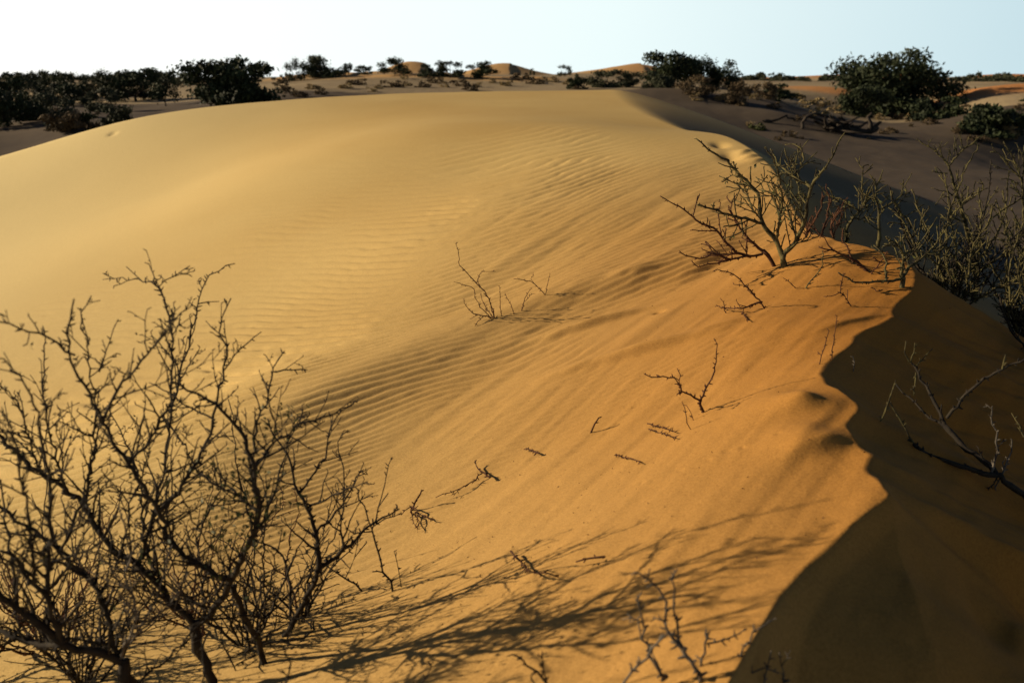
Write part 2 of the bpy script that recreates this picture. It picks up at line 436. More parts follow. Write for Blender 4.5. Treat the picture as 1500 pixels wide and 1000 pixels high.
# ------------------------------------------------------------------ branching shrubs
class Geo:
    def __init__(s): s.V = []; s.F = []
    def tube(s, pts, rad, n=5):
        b0 = None; m = len(pts)
        a = (0, 0, 1)
        base = len(s.V)
        ref = np.array((.31, .52, .8))
        for i in range(m):
            t = pts[min(i+1, m-1)]-pts[max(i-1, 0)]
            l = math.sqrt(t[0]*t[0]+t[1]*t[1]+t[2]*t[2])+1e-9
            tx, ty, tz = t[0]/l, t[1]/l, t[2]/l
            # u = ref x t
            ux = ref[1]*tz-ref[2]*ty; uy = ref[2]*tx-ref[0]*tz; uz = ref[0]*ty-ref[1]*tx
            l = math.sqrt(ux*ux+uy*uy+uz*uz)
            if l < .15: ux, uy, uz = 1.0, 0.0, 0.0; l = 1
            ux /= l; uy /= l; uz /= l
            vx = ty*uz-tz*uy; vy = tz*ux-tx*uz; vz = tx*uy-ty*ux
            p = pts[i]; r = rad[i]
            for k in range(n):
                c = math.cos(6.2832*k/n)*r; q = math.sin(6.2832*k/n)*r
                s.V.append((p[0]+ux*c+vx*q, p[1]+uy*c+vy*q, p[2]+uz*c+vz*q))
        for i in range(m-1):
            o = base+i*n
            for k in range(n):
                k2 = (k+1) % n
                s.F.append((o+k, o+k2, o+n+k2, o+n+k))
        e = len(s.V); s.V.append(tuple(pts[-1])); o = base+(m-1)*n
        for k in range(n): s.F.append((o+k, o+(k+1) % n, e))
    def stub(s, p, d, L, r):
        d = d/(np.linalg.norm(d)+1e-9)
        s.tube([p-d*r*.3, p+d*L*.6, p+d*L], [r*1.1, r*.95, r*.35], 3)
    def build(s, name, mat, parent=None, smooth=True):
        me = bpy.data.meshes.new(name); me.from_pydata(s.V, [], s.F)
        me.polygons.foreach_set('use_smooth', [smooth]*len(me.polygons)); me.update()
        return link(name, me, mat, parent)
def rnd(rg): return np.array((rg.gauss(0, 1), rg.gauss(0, 1), rg.gauss(0, 1)))
def unit(v): return v/(np.linalg.norm(v)+1e-9)
def side_dir(d, rg, ang, up=.25):
    w = unit(np.cross(d, rnd(rg)))
    return unit(d*math.cos(ang)+w*math.sin(ang)+np.array((0, 0, up)))
LEAVES = []
class Style:
    def __init__(s, seg=.035, twig=.22, dens=.8, levels=2, rt=.0022, bud=.75, zig=.16, leaf=0.0, nsub=.55, rk=1.0):
        s.rk = rk
        s.seg, s.twig, s.dens, s.levels, s.rt, s.bud, s.zig, s.leaf, s.nsub = seg, twig, dens, levels, rt, bud, zig, leaf, nsub
def twig(g, p, d, L, r, lev, st, rg, lv):
    n = max(2, int(L/st.seg)); pts = [p]; rad = [r]; dirs = [d]
    zz = unit(np.cross(d, rnd(rg)))
    for i in range(n):
        d = unit(d + zz*st.zig*(1 if i % 2 else -1) + rnd(rg)*.07 + np.array((0, 0, .03)))
        p = p + d*L/n
        pts.append(p); rad.append(max(st.rt, r+(st.rt-r)*(i+1)/n)); dirs.append(d)
    g.tube(pts, rad, 4 if lev < 2 else 3)
    for i in range(1, n+1):
        if rg.random() < st.bud:
            g.stub(pts[i], side_dir(dirs[i], rg, 1.0, .1), rg.uniform(.006, .014), rad[i]*.8+.0006)
        if lev < st.levels and 0 < i < n and rg.random() < st.nsub:
            twig(g, pts[i], side_dir(dirs[i], rg, rg.uniform(.6, 1.15), .18), L*rg.uniform(.3, .62), rad[i]*.75, lev+1, st, rg, lv)
        if st.leaf and rg.random() < st.leaf:
            for k in range(3): lv.append(pts[i]+rnd(rg)*.012)
def smooth_path(P, seg):
    P = [np.array(p, float) for p in P]
    if len(P) == 2: P = [P[0], (P[0]+P[1])/2, P[1]]
    Q = [2*P[0]-P[1]]+P+[2*P[-1]-P[-2]]; out = []
    for i in range(1, len(Q)-2):
        L = np.linalg.norm(Q[i+1]-Q[i]); n = max(1, int(round(L/seg)))
        for k in range(n):
            t = k/n
            out.append(.5*((2*Q[i])+(-Q[i-1]+Q[i+1])*t+(2*Q[i-1]-5*Q[i]+4*Q[i+1]-Q[i+2])*t*t+(-Q[i-1]+3*Q[i]-3*Q[i+1]+Q[i+2])*t**3))
    out.append(P[-1]); return out
def limb(g, P, r0, r1, st, rg, lv, dens=None, bare=0.0, twl=None):
    pts = smooth_path(P, st.seg); m = len(pts)
    for i in range(1, m): pts[i] = pts[i]+rnd(rg)*min(.0035, r0*.5+.0012)
    rad = [(r0+(r1-r0)*(i/(m-1))**.8)*(1+.10*rg.uniform(-1, 1)) for i in range(m)]
    g.tube(pts, rad, 6 if r0 > .006 else 4)
    dens = st.dens if dens is None else dens; L = twl or st.twig
    if r0 < .0036 and st.rt < .002: L *= .45; dens *= .6
    for i in range(1, m):
        f = i/(m-1); d = unit(pts[i]-pts[i-1])
        if rg.random() < st.bud and rad[i] < .009:
            for q in range(2): g.stub(pts[i]+(pts[i-1]-pts[i])*rg.random(), side_dir(d, rg, 1.1, .05), rg.uniform(.007, .016)+rad[i], rad[i]*.6+.001)
        if f > bare and i < m-1 and rg.random() < dens*(1.15-.88*f):
            twig(g, pts[i], side_dir(d, rg, rg.uniform(.6, 1.2)), L*rg.uniform(.35, 1.1)*(1-.80*f), min(rad[i]*.7, .0045), 1, st, rg, lv)
def leaf_mesh(name, pts, size, mat, parent, seed=0, blade=.45):
    rs = np.random.RandomState(seed); C = np.array(pts, float); n = len(C)
    a = rs.normal(size=(n, 3)); a /= np.linalg.norm(a, axis=1)[:, None]; b = np.cross(a, rs.normal(size=(n, 3))); b /= np.linalg.norm(b, axis=1)[:, None]
    s = (size*rs.uniform(.6, 1.4, n))[:, None]
    V = np.stack([C-a*s, C-b*s*blade, C+a*s, C+b*s*blade], 1).reshape(-1, 3)
    me = np_mesh(name, V, np.arange(4*n).reshape(n, 4), False)
    return link(name, me, mat, parent)
def thing(name, label, cat, loc=(0, 0, 0), group=None):
    o = bpy.data.objects.new(name, None); COL.objects.link(o); o.empty_display_size = .1
    o.location = tuple(float(v) for v in loc); o['label'] = label; o['category'] = cat
    if group: o['group'] = group
    return o
def reparent(parent):
    for c in parent.children: c.matrix_parent_inverse.identity(); c.location = tuple(-v for v in parent.location)

def traced_shrub(label, mat, paths, st, seed, group=None, rk=None, Yadd=0, name='thorn_shrub', cat='thorn shrub', leafmat=None, part='branch', leafsize=.006):
    """paths: (pixels, r0, r1, dy, opts)  opts: Y start distance, dens, twl, lie (follow the ground at this lift)"""
    rg = random.Random(seed); done = []; lv = []; root = None
    for pth in paths:
        px, r0, r1, dy = pth[:4]; o = pth[4] if len(pth) > 4 else {}
        if 'lie' in o:
            P = []
            for i, (a, b) in enumerate(px):
                q = hit(a, b); P.append(q+np.array((0, 0, o['lie']*(math.sin(math.pi*min(1, i/(len(px)-1.))) if o.get('arch') else 1))) + (np.array((0, -.0, 0))))
            Ys = [q[1] for q in P]
        else:
            Y0 = o.get('Y')
            if Y0 is None:
                best = (18, None)
                for (a, b, y) in done:
                    d_ = math.hypot(a-px[0][0], b-px[0][1])
                    if d_ < best[0]: best = (d_, y)
                Y0 = best[1]
                if Y0 is None: Y0 = hit(px[0][0], px[0][1])[1]
            L = [0]
            for i in range(1, len(px)): L.append(L[-1]+math.hypot(px[i][0]-px[i-1][0], px[i][1]-px[i-1][1]))
            Ys = [Y0+dy*(l/L[-1]) for l in L]
            P = [at(a, b, y) for (a, b), y in zip(px, Ys)]
        for i in range(len(px)-1):
            for k in range(6):
                t = k/6.; done.append((px[i][0]*(1-t)+px[i+1][0]*t, px[i][1]*(1-t)+px[i+1][1]*t, Ys[i]*(1-t)+Ys[i+1]*t))
        if root is None:
            root = thing(name, label, cat, P[0], group)
        if o.get('bury'): P = [P[0]-(P[1]-P[0])*.0-np.array((0, 0, .06))]+P
        k_ = st.rk; g = Geo(); limb(g, P, r0*k_, r1*(1+(k_-1)*.5), st, rg, lv, o.get('dens'), o.get('bare', 0), o.get('twl'))
        g.build(o.get('part', part), o.get('mat', mat), root)
    if lv and leafmat: leaf_mesh('leaves', lv, leafsize, leafmat, root, seed)
    reparent(root); return root

B = {'bury': 1}
ST_L = Style(seg=.026, twig=.21, dens=.95, levels=3, rt=.0012, bud=.8, leaf=.030, nsub=.52, rk=.97)
ST_R = Style(seg=.036, twig=.26, dens=.85, levels=2, rt=.0036, bud=.95, leaf=.05, nsub=.48, rk=1.6)
ST_S = Style(seg=.030, twig=.07, dens=.16, levels=1, rt=.0018, bud=.85, nsub=.3)
ST_M = Style(seg=.035, twig=.10, dens=.20, levels=1, rt=.0020, bud=.7, nsub=.3)

# big dark shrub, left foreground: forked trunk
Y0 = 2.52
sh = traced_shrub('largest dark leafless thorn shrub with a forked trunk in the left foreground', M_BARK_D, [
  ([(322,1030),(306,985),(290,950),(284,915)], .017, .014, .05, {'Y': Y0, 'part': 'trunk', 'dens': 0}),
  ([(284,915),(239,868),(202,830),(158,798),(123,742),(101,723),(57,691),(0,641),(-40,600)], .0125, .005, .15, {}),
  ([(284,915),(309,899),(334,861),(365,798),(378,748),(372,685),(353,635),(302,584),(252,560)], .0125, .0028, -.12, {}),
  ([(340,850),(302,833),(252,798),(233,748),(189,679),(151,616),(110,540),(100,480),(110,440)], .009, .002, -.30, {}),
  ([(376,730),(366,672),(378,620),(390,578),(403,540),(413,515)], .0055, .0018, .20, {}),
  ([(403,545),(430,541),(453,540)], .0028, .0015, .05, {}),
  ([(233,748),(262,720),(271,698),(296,660),(315,609),(324,553),(334,509),(321,477),(343,439)], .0065, .0016, .25, {}),
  ([(326,545),(352,512),(383,484)], .0028, .0014, .10, {}),
  ([(315,615),(280,598),(250,578),(215,560)], .003, .0014, .10, {}),
  ([(202,830),(228,745),(246,653),(252,597),(271,521),(290,452),(302,411),(343,383)], .0065, .0015, .35, {}),
  ([(290,445),(305,441),(320,441)], .002, .0012, .03, {}),
  ([(189,679),(222,640),(249,584),(252,502),(233,420),(190,408),(148,408)], .005, .0013, .40, {}),
  ([(233,420),(252,404),(277,389)], .002, .0012, .1, {}),
  ([(151,616),(180,560),(215,520),(240,490),(280,436)], .0045, .0013, .0, {}),
  ([(123,742),(135,680),(140,600),(133,540),(120,470),(135,435)], .0055, .0014, -.25, {}),
  ([(145,545),(160,500),(173,467)], .0022, .0012, .05, {}),
  ([(101,723),(75,640),(62,560),(68,490),(66,484)], .005, .0014, -.2, {}),
  ([(110,520),(60,490),(0,472),(-30,466)], .003, .0016, -.2, {}),
  ([(57,691),(30,600),(0,560)], .004, .0015, -.2, {}),
  ([(372,685),(400,650),(440,620),(480,610),(520,590)], .0045, .0015, .35, {}),
  ([(378,748),(340,720),(300,700),(262,640),(235,600)], .005, .0016, .35, {}),
  ([(365,798),(395,740),(410,690),(420,650),(445,600)], .005, .0015, .30, {}),
  ([(239,868),(210,790),(205,700),(180,640),(160,600)], .006, .0016, .45, {}),
  ([(300,905),(296,840),(290,790),(310,740),(330,700)], .005, .0018, .5, {}),
  ([(384,958),(362,912),(350,880),(343,855)], .010, .009, -.05, {'Y': 2.66, 'part': 'prop_stem', 'dens': 0.02, 'bury': 1}),
 ], ST_L, 11, leafmat=M_LEAF)
# leafy clumps inside it
rg = random.Random(5); lp = []
for (a, b, yy, sp, n) in [(335,745,2.42,.045,420),(395,745,2.5,.035,260),(350,800,2.45,.04,200),(320,700,2.4,.04,160),(410,610,2.6,.025,120),(200,850,2.45,.03,90),(185,775,2.5,.03,60),(385,690,2.5,.03,90)]:
    c = at(a, b, yy)
    for k in range(int(n*.4)): lp.append(c+rnd(rg)*sp*1.5)
o = leaf_mesh('leaves', [p-np.array(sh.location) for p in lp], .0075, M_LEAF, sh, 3)

traced_shrub('dark thorn shrub with long low limbs at the bottom left edge', M_BARK_D, [
  ([(205,1035),(190,1000),(176,968)], .020, .017, .0, {'Y': 2.30, 'part': 'trunk', 'dens': 0}),
  ([(176,968),(130,950),(95,943),(60,915),(25,893),(0,874),(-60,820)], .014, .008, -.1, {}),
  ([(95,943),(60,945),(38,940),(0,925),(-40,915)], .010, .005, .10, {}),
  ([(176,968),(165,930),(158,905),(145,868),(115,835),(88,805),(40,770),(0,742),(-40,700)], .009, .004, .15, {}),
  ([(95,943),(75,900),(70,875),(50,855),(30,825),(0,805)], .009, .004, -.1, {}),
  ([(70,875),(72,800),(75,720),(60,650),(50,590),(20,540),(-10,520)], .007, .0015, -.1, {}),
  ([(50,855),(45,780),(30,700),(20,650),(0,600)], .006, .0016, -.2, {}),
  ([(88,805),(120,740),(130,680),(150,620)], .0055, .0016, .25, {}),
  ([(145,868),(180,800),(190,740),(210,690),(225,630)], .005, .0016, .3, {}),
  ([(176,968),(200,900),(185,850),(190,800),(175,740)], .005, .0018, .0, {'mat': M_BARK_G}),
  ([(176,968),(215,900),(240,850),(250,800)], .004, .0018, .1, {'mat': M_BARK_G}),
  ([(25,893),(20,830),(10,770),(0,700)], .005, .002, .1, {}),
 ], ST_L, 12, leafmat=M_LEAF)
traced_shrub('thin arching thorn shrub in front of the trough, right of the largest dark shrub', M_BARK_D, [
  ([(419,931),(441,893),(466,833)], .0075, .0065, .0, {'part': 'trunk', 'dens': .02, 'bury': 1}),
  ([(466,833),(463,780),(450,745),(435,723),(422,666),(400,640),(391,612)], .0062, .0016, .1, {'dens': .7}),
  ([(466,833),(504,805),(536,773),(560,757),(585,745)], .0060, .0018, .1, {'dens': .7}),
  ([(463,780),(500,740),(525,700),(540,690)], .0036, .0014, .25, {'dens': .7}),
  ([(438,722),(470,680),(485,630),(500,600),(518,592)], .0036, .0014, .1, {'dens': .6}),
  ([(450,745),(485,725),(520,715),(540,705)], .0036, .0014, -.1, {'dens': .7}),
  ([(504,805),(500,760),(505,700),(495,650),(512,630)], .003, .0013, .1, {'dens': .6}),
  ([(425,905),(420,830),(395,800),(365,790)], .004, .0018, .2, {'dens': .5}),
 ], Style(seg=.03, twig=.17, dens=.45, levels=2, rt=.0013, bud=.75, nsub=.42, rk=1.35), 13)
traced_shrub('small reddish forked stem rising between the trunks of the dark shrubs', M_BARK_R, [
  ([(437,890),(419,840),(425,790),(436,750),(432,715)], .0048, .0014, .1, {'bury': 1, 'dens': .5}),
  ([(420,845),(390,820),(370,800),(350,785)], .003, .0014, .1, {'dens': .5}),
 ], ST_L, 14)
traced_shrub('slender upright thorn stem at the right end of the foreground shrubs, bare at its foot', M_BARK_D, [
  ([(576,865),(554,811),(545,773),(530,730),(517,710)], .0052, .0018, .05, {'dens': .18, 'bury': 1}),
  ([(545,775),(555,745),(566,695),(574,668)], .0026, .0013, .05, {'dens': .3}),
  ([(548,770),(565,760),(590,750)], .0025, .0013, .0, {'dens': .4}),
  ([(545,778),(520,780),(505,765)], .0025, .0013, -.1, {'dens': .5}),
 ], ST_M, 15)
traced_shrub('short thorn stem leaning left beside the slender upright stem', M_BARK_D, [
  ([(529,865),(510,850),(485,833),(470,825)], .005, .002, .0, {'dens': .4, 'bury': 1}),
  ([(505,848),(520,815),(528,780)], .0025, .0013, .1, {'dens': .4}),
 ], ST_M, 16)
traced_shrub('thin straight twig standing just right of the slender upright stem', M_BARK_D, [
  ([(588,858),(583,830),(580,808)], .0026, .0014, .0, {'dens': 0, 'bury': 1})], ST_S, 17, name='twig', cat='twig')
traced_shrub('low curled twig lying at the foot of the foreground shrubs', M_BARK_D, [
  ([(384,956),(420,950),(445,945),(463,935),(440,918),(405,914),(366,914)], .0042, .0018, 0, {'lie': .03, 'dens': .5}),
  ([(405,914),(380,905),(372,880)], .0025, .0013, .0, {'dens': .4}),
 ], ST_M, 18, name='twig', cat='twig')
traced_shrub('small crooked twig sticking up left of the prop stem', M_BARK_D, [
  ([(346,980),(335,960),(322,935),(324,905)], .0032, .0015, .0, {'dens': .6, 'bury': 1}),
  ([(346,980),(370,965),(390,958)], .003, .0015, 0, {'lie': .015, 'dens': .5})], ST_M, 19, name='twig', cat='twig')

def free_shrub(x, y, h, n, label, mat, st, seed, tilt=(.25, .95), dirx=None, group=None, r0=.008, dens=None, leafmat=None):
    rg = random.Random(seed); z = hz(x, y); root = thing('thorn_shrub', label, 'thorn shrub', (x, y, z), group); lv = []
    for k in range(n):
        az_ = 6.283*(k+rg.random()*.8)/n; t = rg.uniform(*tilt)
        d = np.array((math.cos(az_)*math.sin(t), math.sin(az_)*math.sin(t), math.cos(t)))
        if dirx is not None: d = unit(d+np.array(dirx))
        L = h*rg.uniform(.75, 1.15)/max(.45, d[2]); p = np.array((x, y, z-.04)); P = [p]
        for i in range(5):
            d = unit(d+rnd(rg)*.20+np.array((0, 0, .08))); p = p+d*L/5; P.append(p)
        g = Geo(); limb(g, P, r0*rg.uniform(.7, 1.1), st.rt*1.2, st, rg, lv, dens, .15)
        g.build('branch', mat, root)
    if lv and leafmat: leaf_mesh('leaves', lv, .006, leafmat, root, seed)
    reparent(root); return root
ST_F = Style(seg=.028, twig=.20, dens=.75, levels=2, rt=.0012, bud=.45, nsub=.42)
free_shrub(-1.62, 3.05, .42, 10, 'low tangle of fine reddish twigs behind the left foreground shrubs, nearest the picture edge', M_BARK_R, ST_F, 21, (.5,1.2), r0=.005)
free_shrub(-1.12, 3.10, .38, 9, 'low tangle of fine reddish twigs seen through the middle of the largest dark shrub', M_BARK_R, ST_F, 22, (.5,1.2), r0=.005)
free_shrub(-1.95, 2.75, .60, 8, 'dense dark thorn shrub cut by the left edge of the picture', M_BARK_D, ST_L, 23, (.15,.8), r0=.010)
free_shrub(-.62, 1.86, .40, 9, 'low dark shrub just under the bottom edge, left of centre', M_BARK_D, ST_F, 24, (.4,1.1), r0=.006)
free_shrub(-1.35, 1.9, .62, 9, 'dark shrub rising from the bottom left corner', M_BARK_D, ST_L, 25, (.2,.9), r0=.010)
free_shrub(-1.9, 2.05, .70, 8, 'tall dark shrub outside the bottom left corner', M_BARK_D, ST_L, 26, (.1,.7), r0=.012)

free_shrub(-1.35, 2.75, .50, 15, 'dense mid-height tangle of twigs behind the low limbs at the left edge', M_BARK_D, ST_F, 27, (.3,1.1), r0=.005)
free_shrub(-.85, 2.85, .45, 14, 'dense mid-height tangle of twigs behind the forked trunk of the largest dark shrub', M_BARK_D, ST_F, 28, (.3,1.1), r0=.005)
free_shrub(-.70, 2.95, .34, 8, 'fine twiggy shrub between the prop stem and the arching shrub', M_BARK_D, ST_F, 29, (.2,1.0), r0=.005)

# pale forked stems in the bottom foreground
ST_P = Style(seg=.022, twig=.07, dens=.16, levels=1, rt=.0016, bud=.8, nsub=.3)
traced_shrub('pale grey forked thorn stems poking up at the bottom edge, right of centre', M_BARK_G, [
  ([(1040,1060),(1028,1000),(1010,970),(1000,948)], .0050, .0046, .0, {'Y': 1.86, 'part': 'stem'}),
  ([(1000,948),(988,890),(986,860),(990,836)], .0042, .0018, .03, {}),
  ([(1002,952),(980,924),(976,880),(955,850),(932,838)], .0042, .0018, .02, {}),
  ([(978,990),(960,975),(948,945),(944,912),(936,885),(932,868)], .0048, .0020, -.03, {'Y': 1.9, 'part': 'stem'}),
  ([(905,1030),(925,985),(944,960),(965,940),(980,924)], .0038, .0028, .0, {'Y': 1.84, 'part': 'stem'}),
  ([(944,912),(925,905),(912,908)], .002, .0012, 0, {}),
  ([(978,908),(955,905)], .002, .0012, 0, {}),
 ], ST_P, 31)
traced_shrub('pale twisted thorn stem left of the curved one at the bottom edge', M_BARK_G, [
  ([(1030,1050),(1028,985),(1030,955),(1036,932),(1034,926)], .0038, .0022, .0, {'Y': 1.93, 'part': 'stem'}),
  ([(1036,942),(1060,938),(1092,920)], .0024, .0013, .03, {})], ST_P, 32)
traced_shrub('pale curved thorn stem standing against the black shade at the bottom edge', M_BARK_G, [
  ([(1066,1060),(1076,1000),(1085,960),(1096,938),(1115,922),(1136,908)], .0042, .0018, .03, {'Y': 1.9, 'part': 'stem'}),
  ([(1060,1000),(1090,988),(1120,978),(1140,985)], .003, .0015, .0, {'Y': 1.92}),
  ([(1118,1040),(1122,985),(1130,952)], .0026, .0013, .02, {'Y': 1.94, 'part': 'stem'}),
  ([(1148,1040),(1146,985),(1142,958)], .0026, .0013, .02, {'Y': 1.94, 'part': 'stem'}),
  ([(1144,975),(1156,952)], .002, .0011, .0, {}),
 ], ST_P, 33)
traced_shrub('dark leaning twig at the bottom edge, left of the pale stems', M_BARK_D, [
  ([(815,1050),(800,1000),(775,975),(752,958)], .004, .0018, .02, {'Y': 1.9}),
  ([(800,1000),(796,975),(790,955)], .0025, .0014, .0, {})], ST_P, 34, name='twig', cat='twig')

# shrubs on the hummock by the crest
OB = {'bury': 1, 'part': 'stem', 'dens': .1}
traced_shrub('olive V-shaped thorn shrub rooted in the red sand hummock, tallest of the crest shrubs', M_BARK_O, [
  ([(1148,391),(1148,378),(1146,372)], .016, .014, .0, OB),
  ([(1146,374),(1136,352),(1117,327),(1113,302),(1110,282),(1080,252),(1064,235),(1044,224),(1020,203)], .0105, .0032, .15, {}),
  ([(1117,327),(1086,319),(1052,310),(1022,299)], .0065, .004, -.25, {'dens': .35}),
  ([(1147,376),(1167,350),(1178,324),(1188,274),(1204,252),(1223,221),(1237,193)], .0105, .003, -.1, {}),
  ([(1188,274),(1162,257),(1139,238),(1128,218)], .0062, .003, .3, {}),
  ([(1136,352),(1145,302),(1143,274),(1136,240),(1120,215)], .0058, .0026, -.3, {}),
  ([(1144,290),(1128,280),(1112,284)], .004, .0026, .1, {}),
  ([(1110,282),(1090,268),(1078,256),(1060,262)], .0035, .0022, .2, {}),
  ([(1178,324),(1170,280),(1165,240),(1172,215)], .0045, .0024, .4, {'dens': .6}),
  ([(1162,257),(1176,240),(1170,214),(1150,212)], .0035, .0022, .3, {}),
  ([(1167,350),(1155,310),(1160,270),(1150,235)], .004, .0022, .5, {'dens': .6}),
  ([(1117,327),(1100,300),(1088,270),(1075,270)], .0038, .0022, .2, {}),
 ], ST_R, 41, leafmat=M_LEAF, leafsize=.011)
traced_shrub('low spreading thorn shrub on the sunlit side of the V-shaped shrub', M_BARK_R, [
  ([(1134,390),(1125,375),(1117,366)], .010, .009, .0, OB),
  ([(1118,368),(1089,341),(1080,327),(1065,300)], .006, .0024, .0, {'dens': .3}),
  ([(1117,372),(1072,380),(1046,386),(1024,390),(1013,383)], .0055, .0022, -.25, {'dens': .2}),
  ([(1100,376),(1072,364),(1050,338),(1027,327),(1002,308),(966,288)], .0062, .0022, -.1, {'dens': .35}),
  ([(1069,380),(1047,372),(1030,378),(1016,378),(994,369)], .005, .0022, -.2, {'dens': .25}),
  ([(1072,364),(1058,345),(1052,310),(1054,292)], .0035, .002, .2, {'dens': .3}),
  ([(1089,341),(1075,320),(1071,300),(1080,285)], .0035, .002, .3, {'dens': .3}),
  ([(1050,338),(1035,338),(1010,337)], .003, .002, .0, {'dens': .3}),
 ], ST_R, 42)
traced_shrub('leaning twig rooted below the hummock, its tip bent left', M_BARK_R, [
  ([(1120,452),(1112,440),(1100,425),(1080,407),(1064,396),(1044,397)], .006, .0022, -.1, {'bury': 1, 'dens': .3}),
  ([(1100,425),(1088,418),(1074,417)], .0025, .0018, 0, {})], ST_S, 43, name='twig', cat='twig')
traced_shrub('forked twig lying flat just below the hummock', M_BARK_R, [
  ([(1116,450),(1100,455),(1086,460),(1064,459),(1050,455)], .0055, .002, 0, {'lie': .03, 'dens': .25}),
  ([(1064,459),(1060,448),(1055,436)], .003, .0018, 0, {}),
  ([(1086,460),(1090,450)], .003, .0018, 0, {}), ([(1088,460),(1096,473)], .003, .0018, 0, {'lie': .01})], ST_S, 44, name='twig', cat='twig')
traced_shrub('curving twig standing in the long shadows in front of the hummock', M_BARK_O, [
  ([(1180,422),(1190,408),(1202,394),(1206,380),(1204,366)], .0045, .002, -.1, {'bury': 1, 'dens': .15})], ST_S, 45, name='twig', cat='twig')
traced_shrub('short leaning twig left of the curving one', M_BARK_R, [
  ([(1166,422),(1157,415),(1148,407)], .0035, .002, -.05, {'bury': 1, 'dens': 0})], ST_S, 46, name='twig', cat='twig')
traced_shrub('thin forked twig in front of the crest shrubs, pointing straight up', M_BARK_R, [
  ([(1246,448),(1240,440),(1231,430),(1218,434),(1206,435)], .0045, .002, -.0, {'bury': 1, 'dens': .15}),
  ([(1231,430),(1233,418),(1235,400)], .003, .0018, 0, {'dens': .1})], ST_S, 47, name='twig', cat='twig')
traced_shrub('tiny bent twig nearest the lip of the crest', M_BARK_R, [
  ([(1292,430),(1284,432),(1277,427)], .004, .002, 0, {'lie': .02, 'dens': .1})], ST_S, 48, name='twig', cat='twig')
traced_shrub('olive thorn shrub rooted at the very lip of the crest', M_BARK_O, [
  ([(1320,421),(1322,408),(1321,404)], .011, .009, .0, OB),
  ([(1321,406),(1346,380),(1374,364),(1396,341)], .007, .0026, .2, {}),
  ([(1320,405),(1323,372),(1312,356),(1298,347)], .006, .0026, -.2, {}),
  ([(1346,382),(1335,350),(1326,330),(1312,310),(1301,305)], .0055, .0026, .1, {}),
  ([(1322,408),(1298,411),(1275,413),(1256,414),(1228,400)], .0055, .0026, -.1, {'dens': .2}),
  ([(1323,372),(1350,362),(1362,340),(1352,322)], .0045, .0024, .2, {'dens': .5}),
  ([(1298,411),(1297,385),(1294,372),(1280,360)], .0045, .0024, .1, {'dens': .4}),
  ([(1360,370),(1375,350),(1372,330)], .0035, .0022, .2, {'dens': .5}),
 ], ST_R, 49, leafmat=M_LEAF, leafsize=.011)
traced_shrub('olive thorn shrub leaning right behind the middle of the hummock', M_BARK_O, [
  ([(1240,352),(1242,330),(1262,305),(1281,268),(1290,265)], .010, .003, .0, {'bury': 1, 'Y': 6.9}),
  ([(1263,304),(1264,274),(1264,243),(1272,240)], .005, .0026, .1, {}),
  ([(1258,308),(1236,294),(1211,285),(1205,275)], .005, .0026, .2, {}),
  ([(1262,305),(1280,285),(1300,282)], .004, .0024, -.1, {}),
  ([(1250,320),(1270,320),(1285,322)], .004, .0024, .1, {}),
 ], ST_R, 50, leafmat=M_LEAF, leafsize=.011)
traced_shrub('upright olive thorn shrub between the leaning shrub and the one at the lip', M_BARK_O, [
  ([(1287,350),(1288,330),(1287,308)], .009, .007, .0, {'bury': 1, 'Y': 6.7, 'part': 'stem'}),
  ([(1287,308),(1300,300),(1320,288),(1334,280)], .0055, .0026, .1, {}),
  ([(1287,308),(1284,290),(1280,262),(1275,256)], .0055, .0026, .0, {}),
  ([(1320,288),(1323,272),(1320,268)], .003, .002, .0, {}),
  ([(1310,296),(1326,318),(1340,340)], .0045, .0026, .1, {}),
 ], ST_R, 51, leafmat=M_LEAF, leafsize=.011)
traced_shrub('small tangle of twigs behind the V-shaped shrub', M_BARK_R, [
  ([(1180,350),(1188,330),(1200,310),(1205,285)], .006, .0024, .0, {'bury': 1, 'Y': 6.8, 'dens': .8}),
  ([(1200,352),(1208,330),(1215,300),(1210,270)], .006, .0024, .0, {'bury': 1, 'Y': 6.9, 'dens': .8}),
  ([(1222,352),(1218,330),(1228,310),(1240,290)], .005, .0024, .0, {'bury': 1, 'Y': 6.7, 'dens': .8}),
 ], ST_R, 52)
traced_shrub('reddish low thorn stems lying over the front of the hummock', M_BARK_R, [
  ([(1272,398),(1255,385),(1240,375),(1222,368),(1200,362)], .006, .0026, .0, {'bury': 1, 'dens': .5}),
  ([(1250,384),(1240,360),(1232,348)], .0045, .0022, .1, {'dens': .5}),
  ([(1222,368),(1210,350),(1200,345)], .0035, .002, .0, {'dens': .5}),
 ], ST_R, 53)
YR = hit(1427,436)[1]
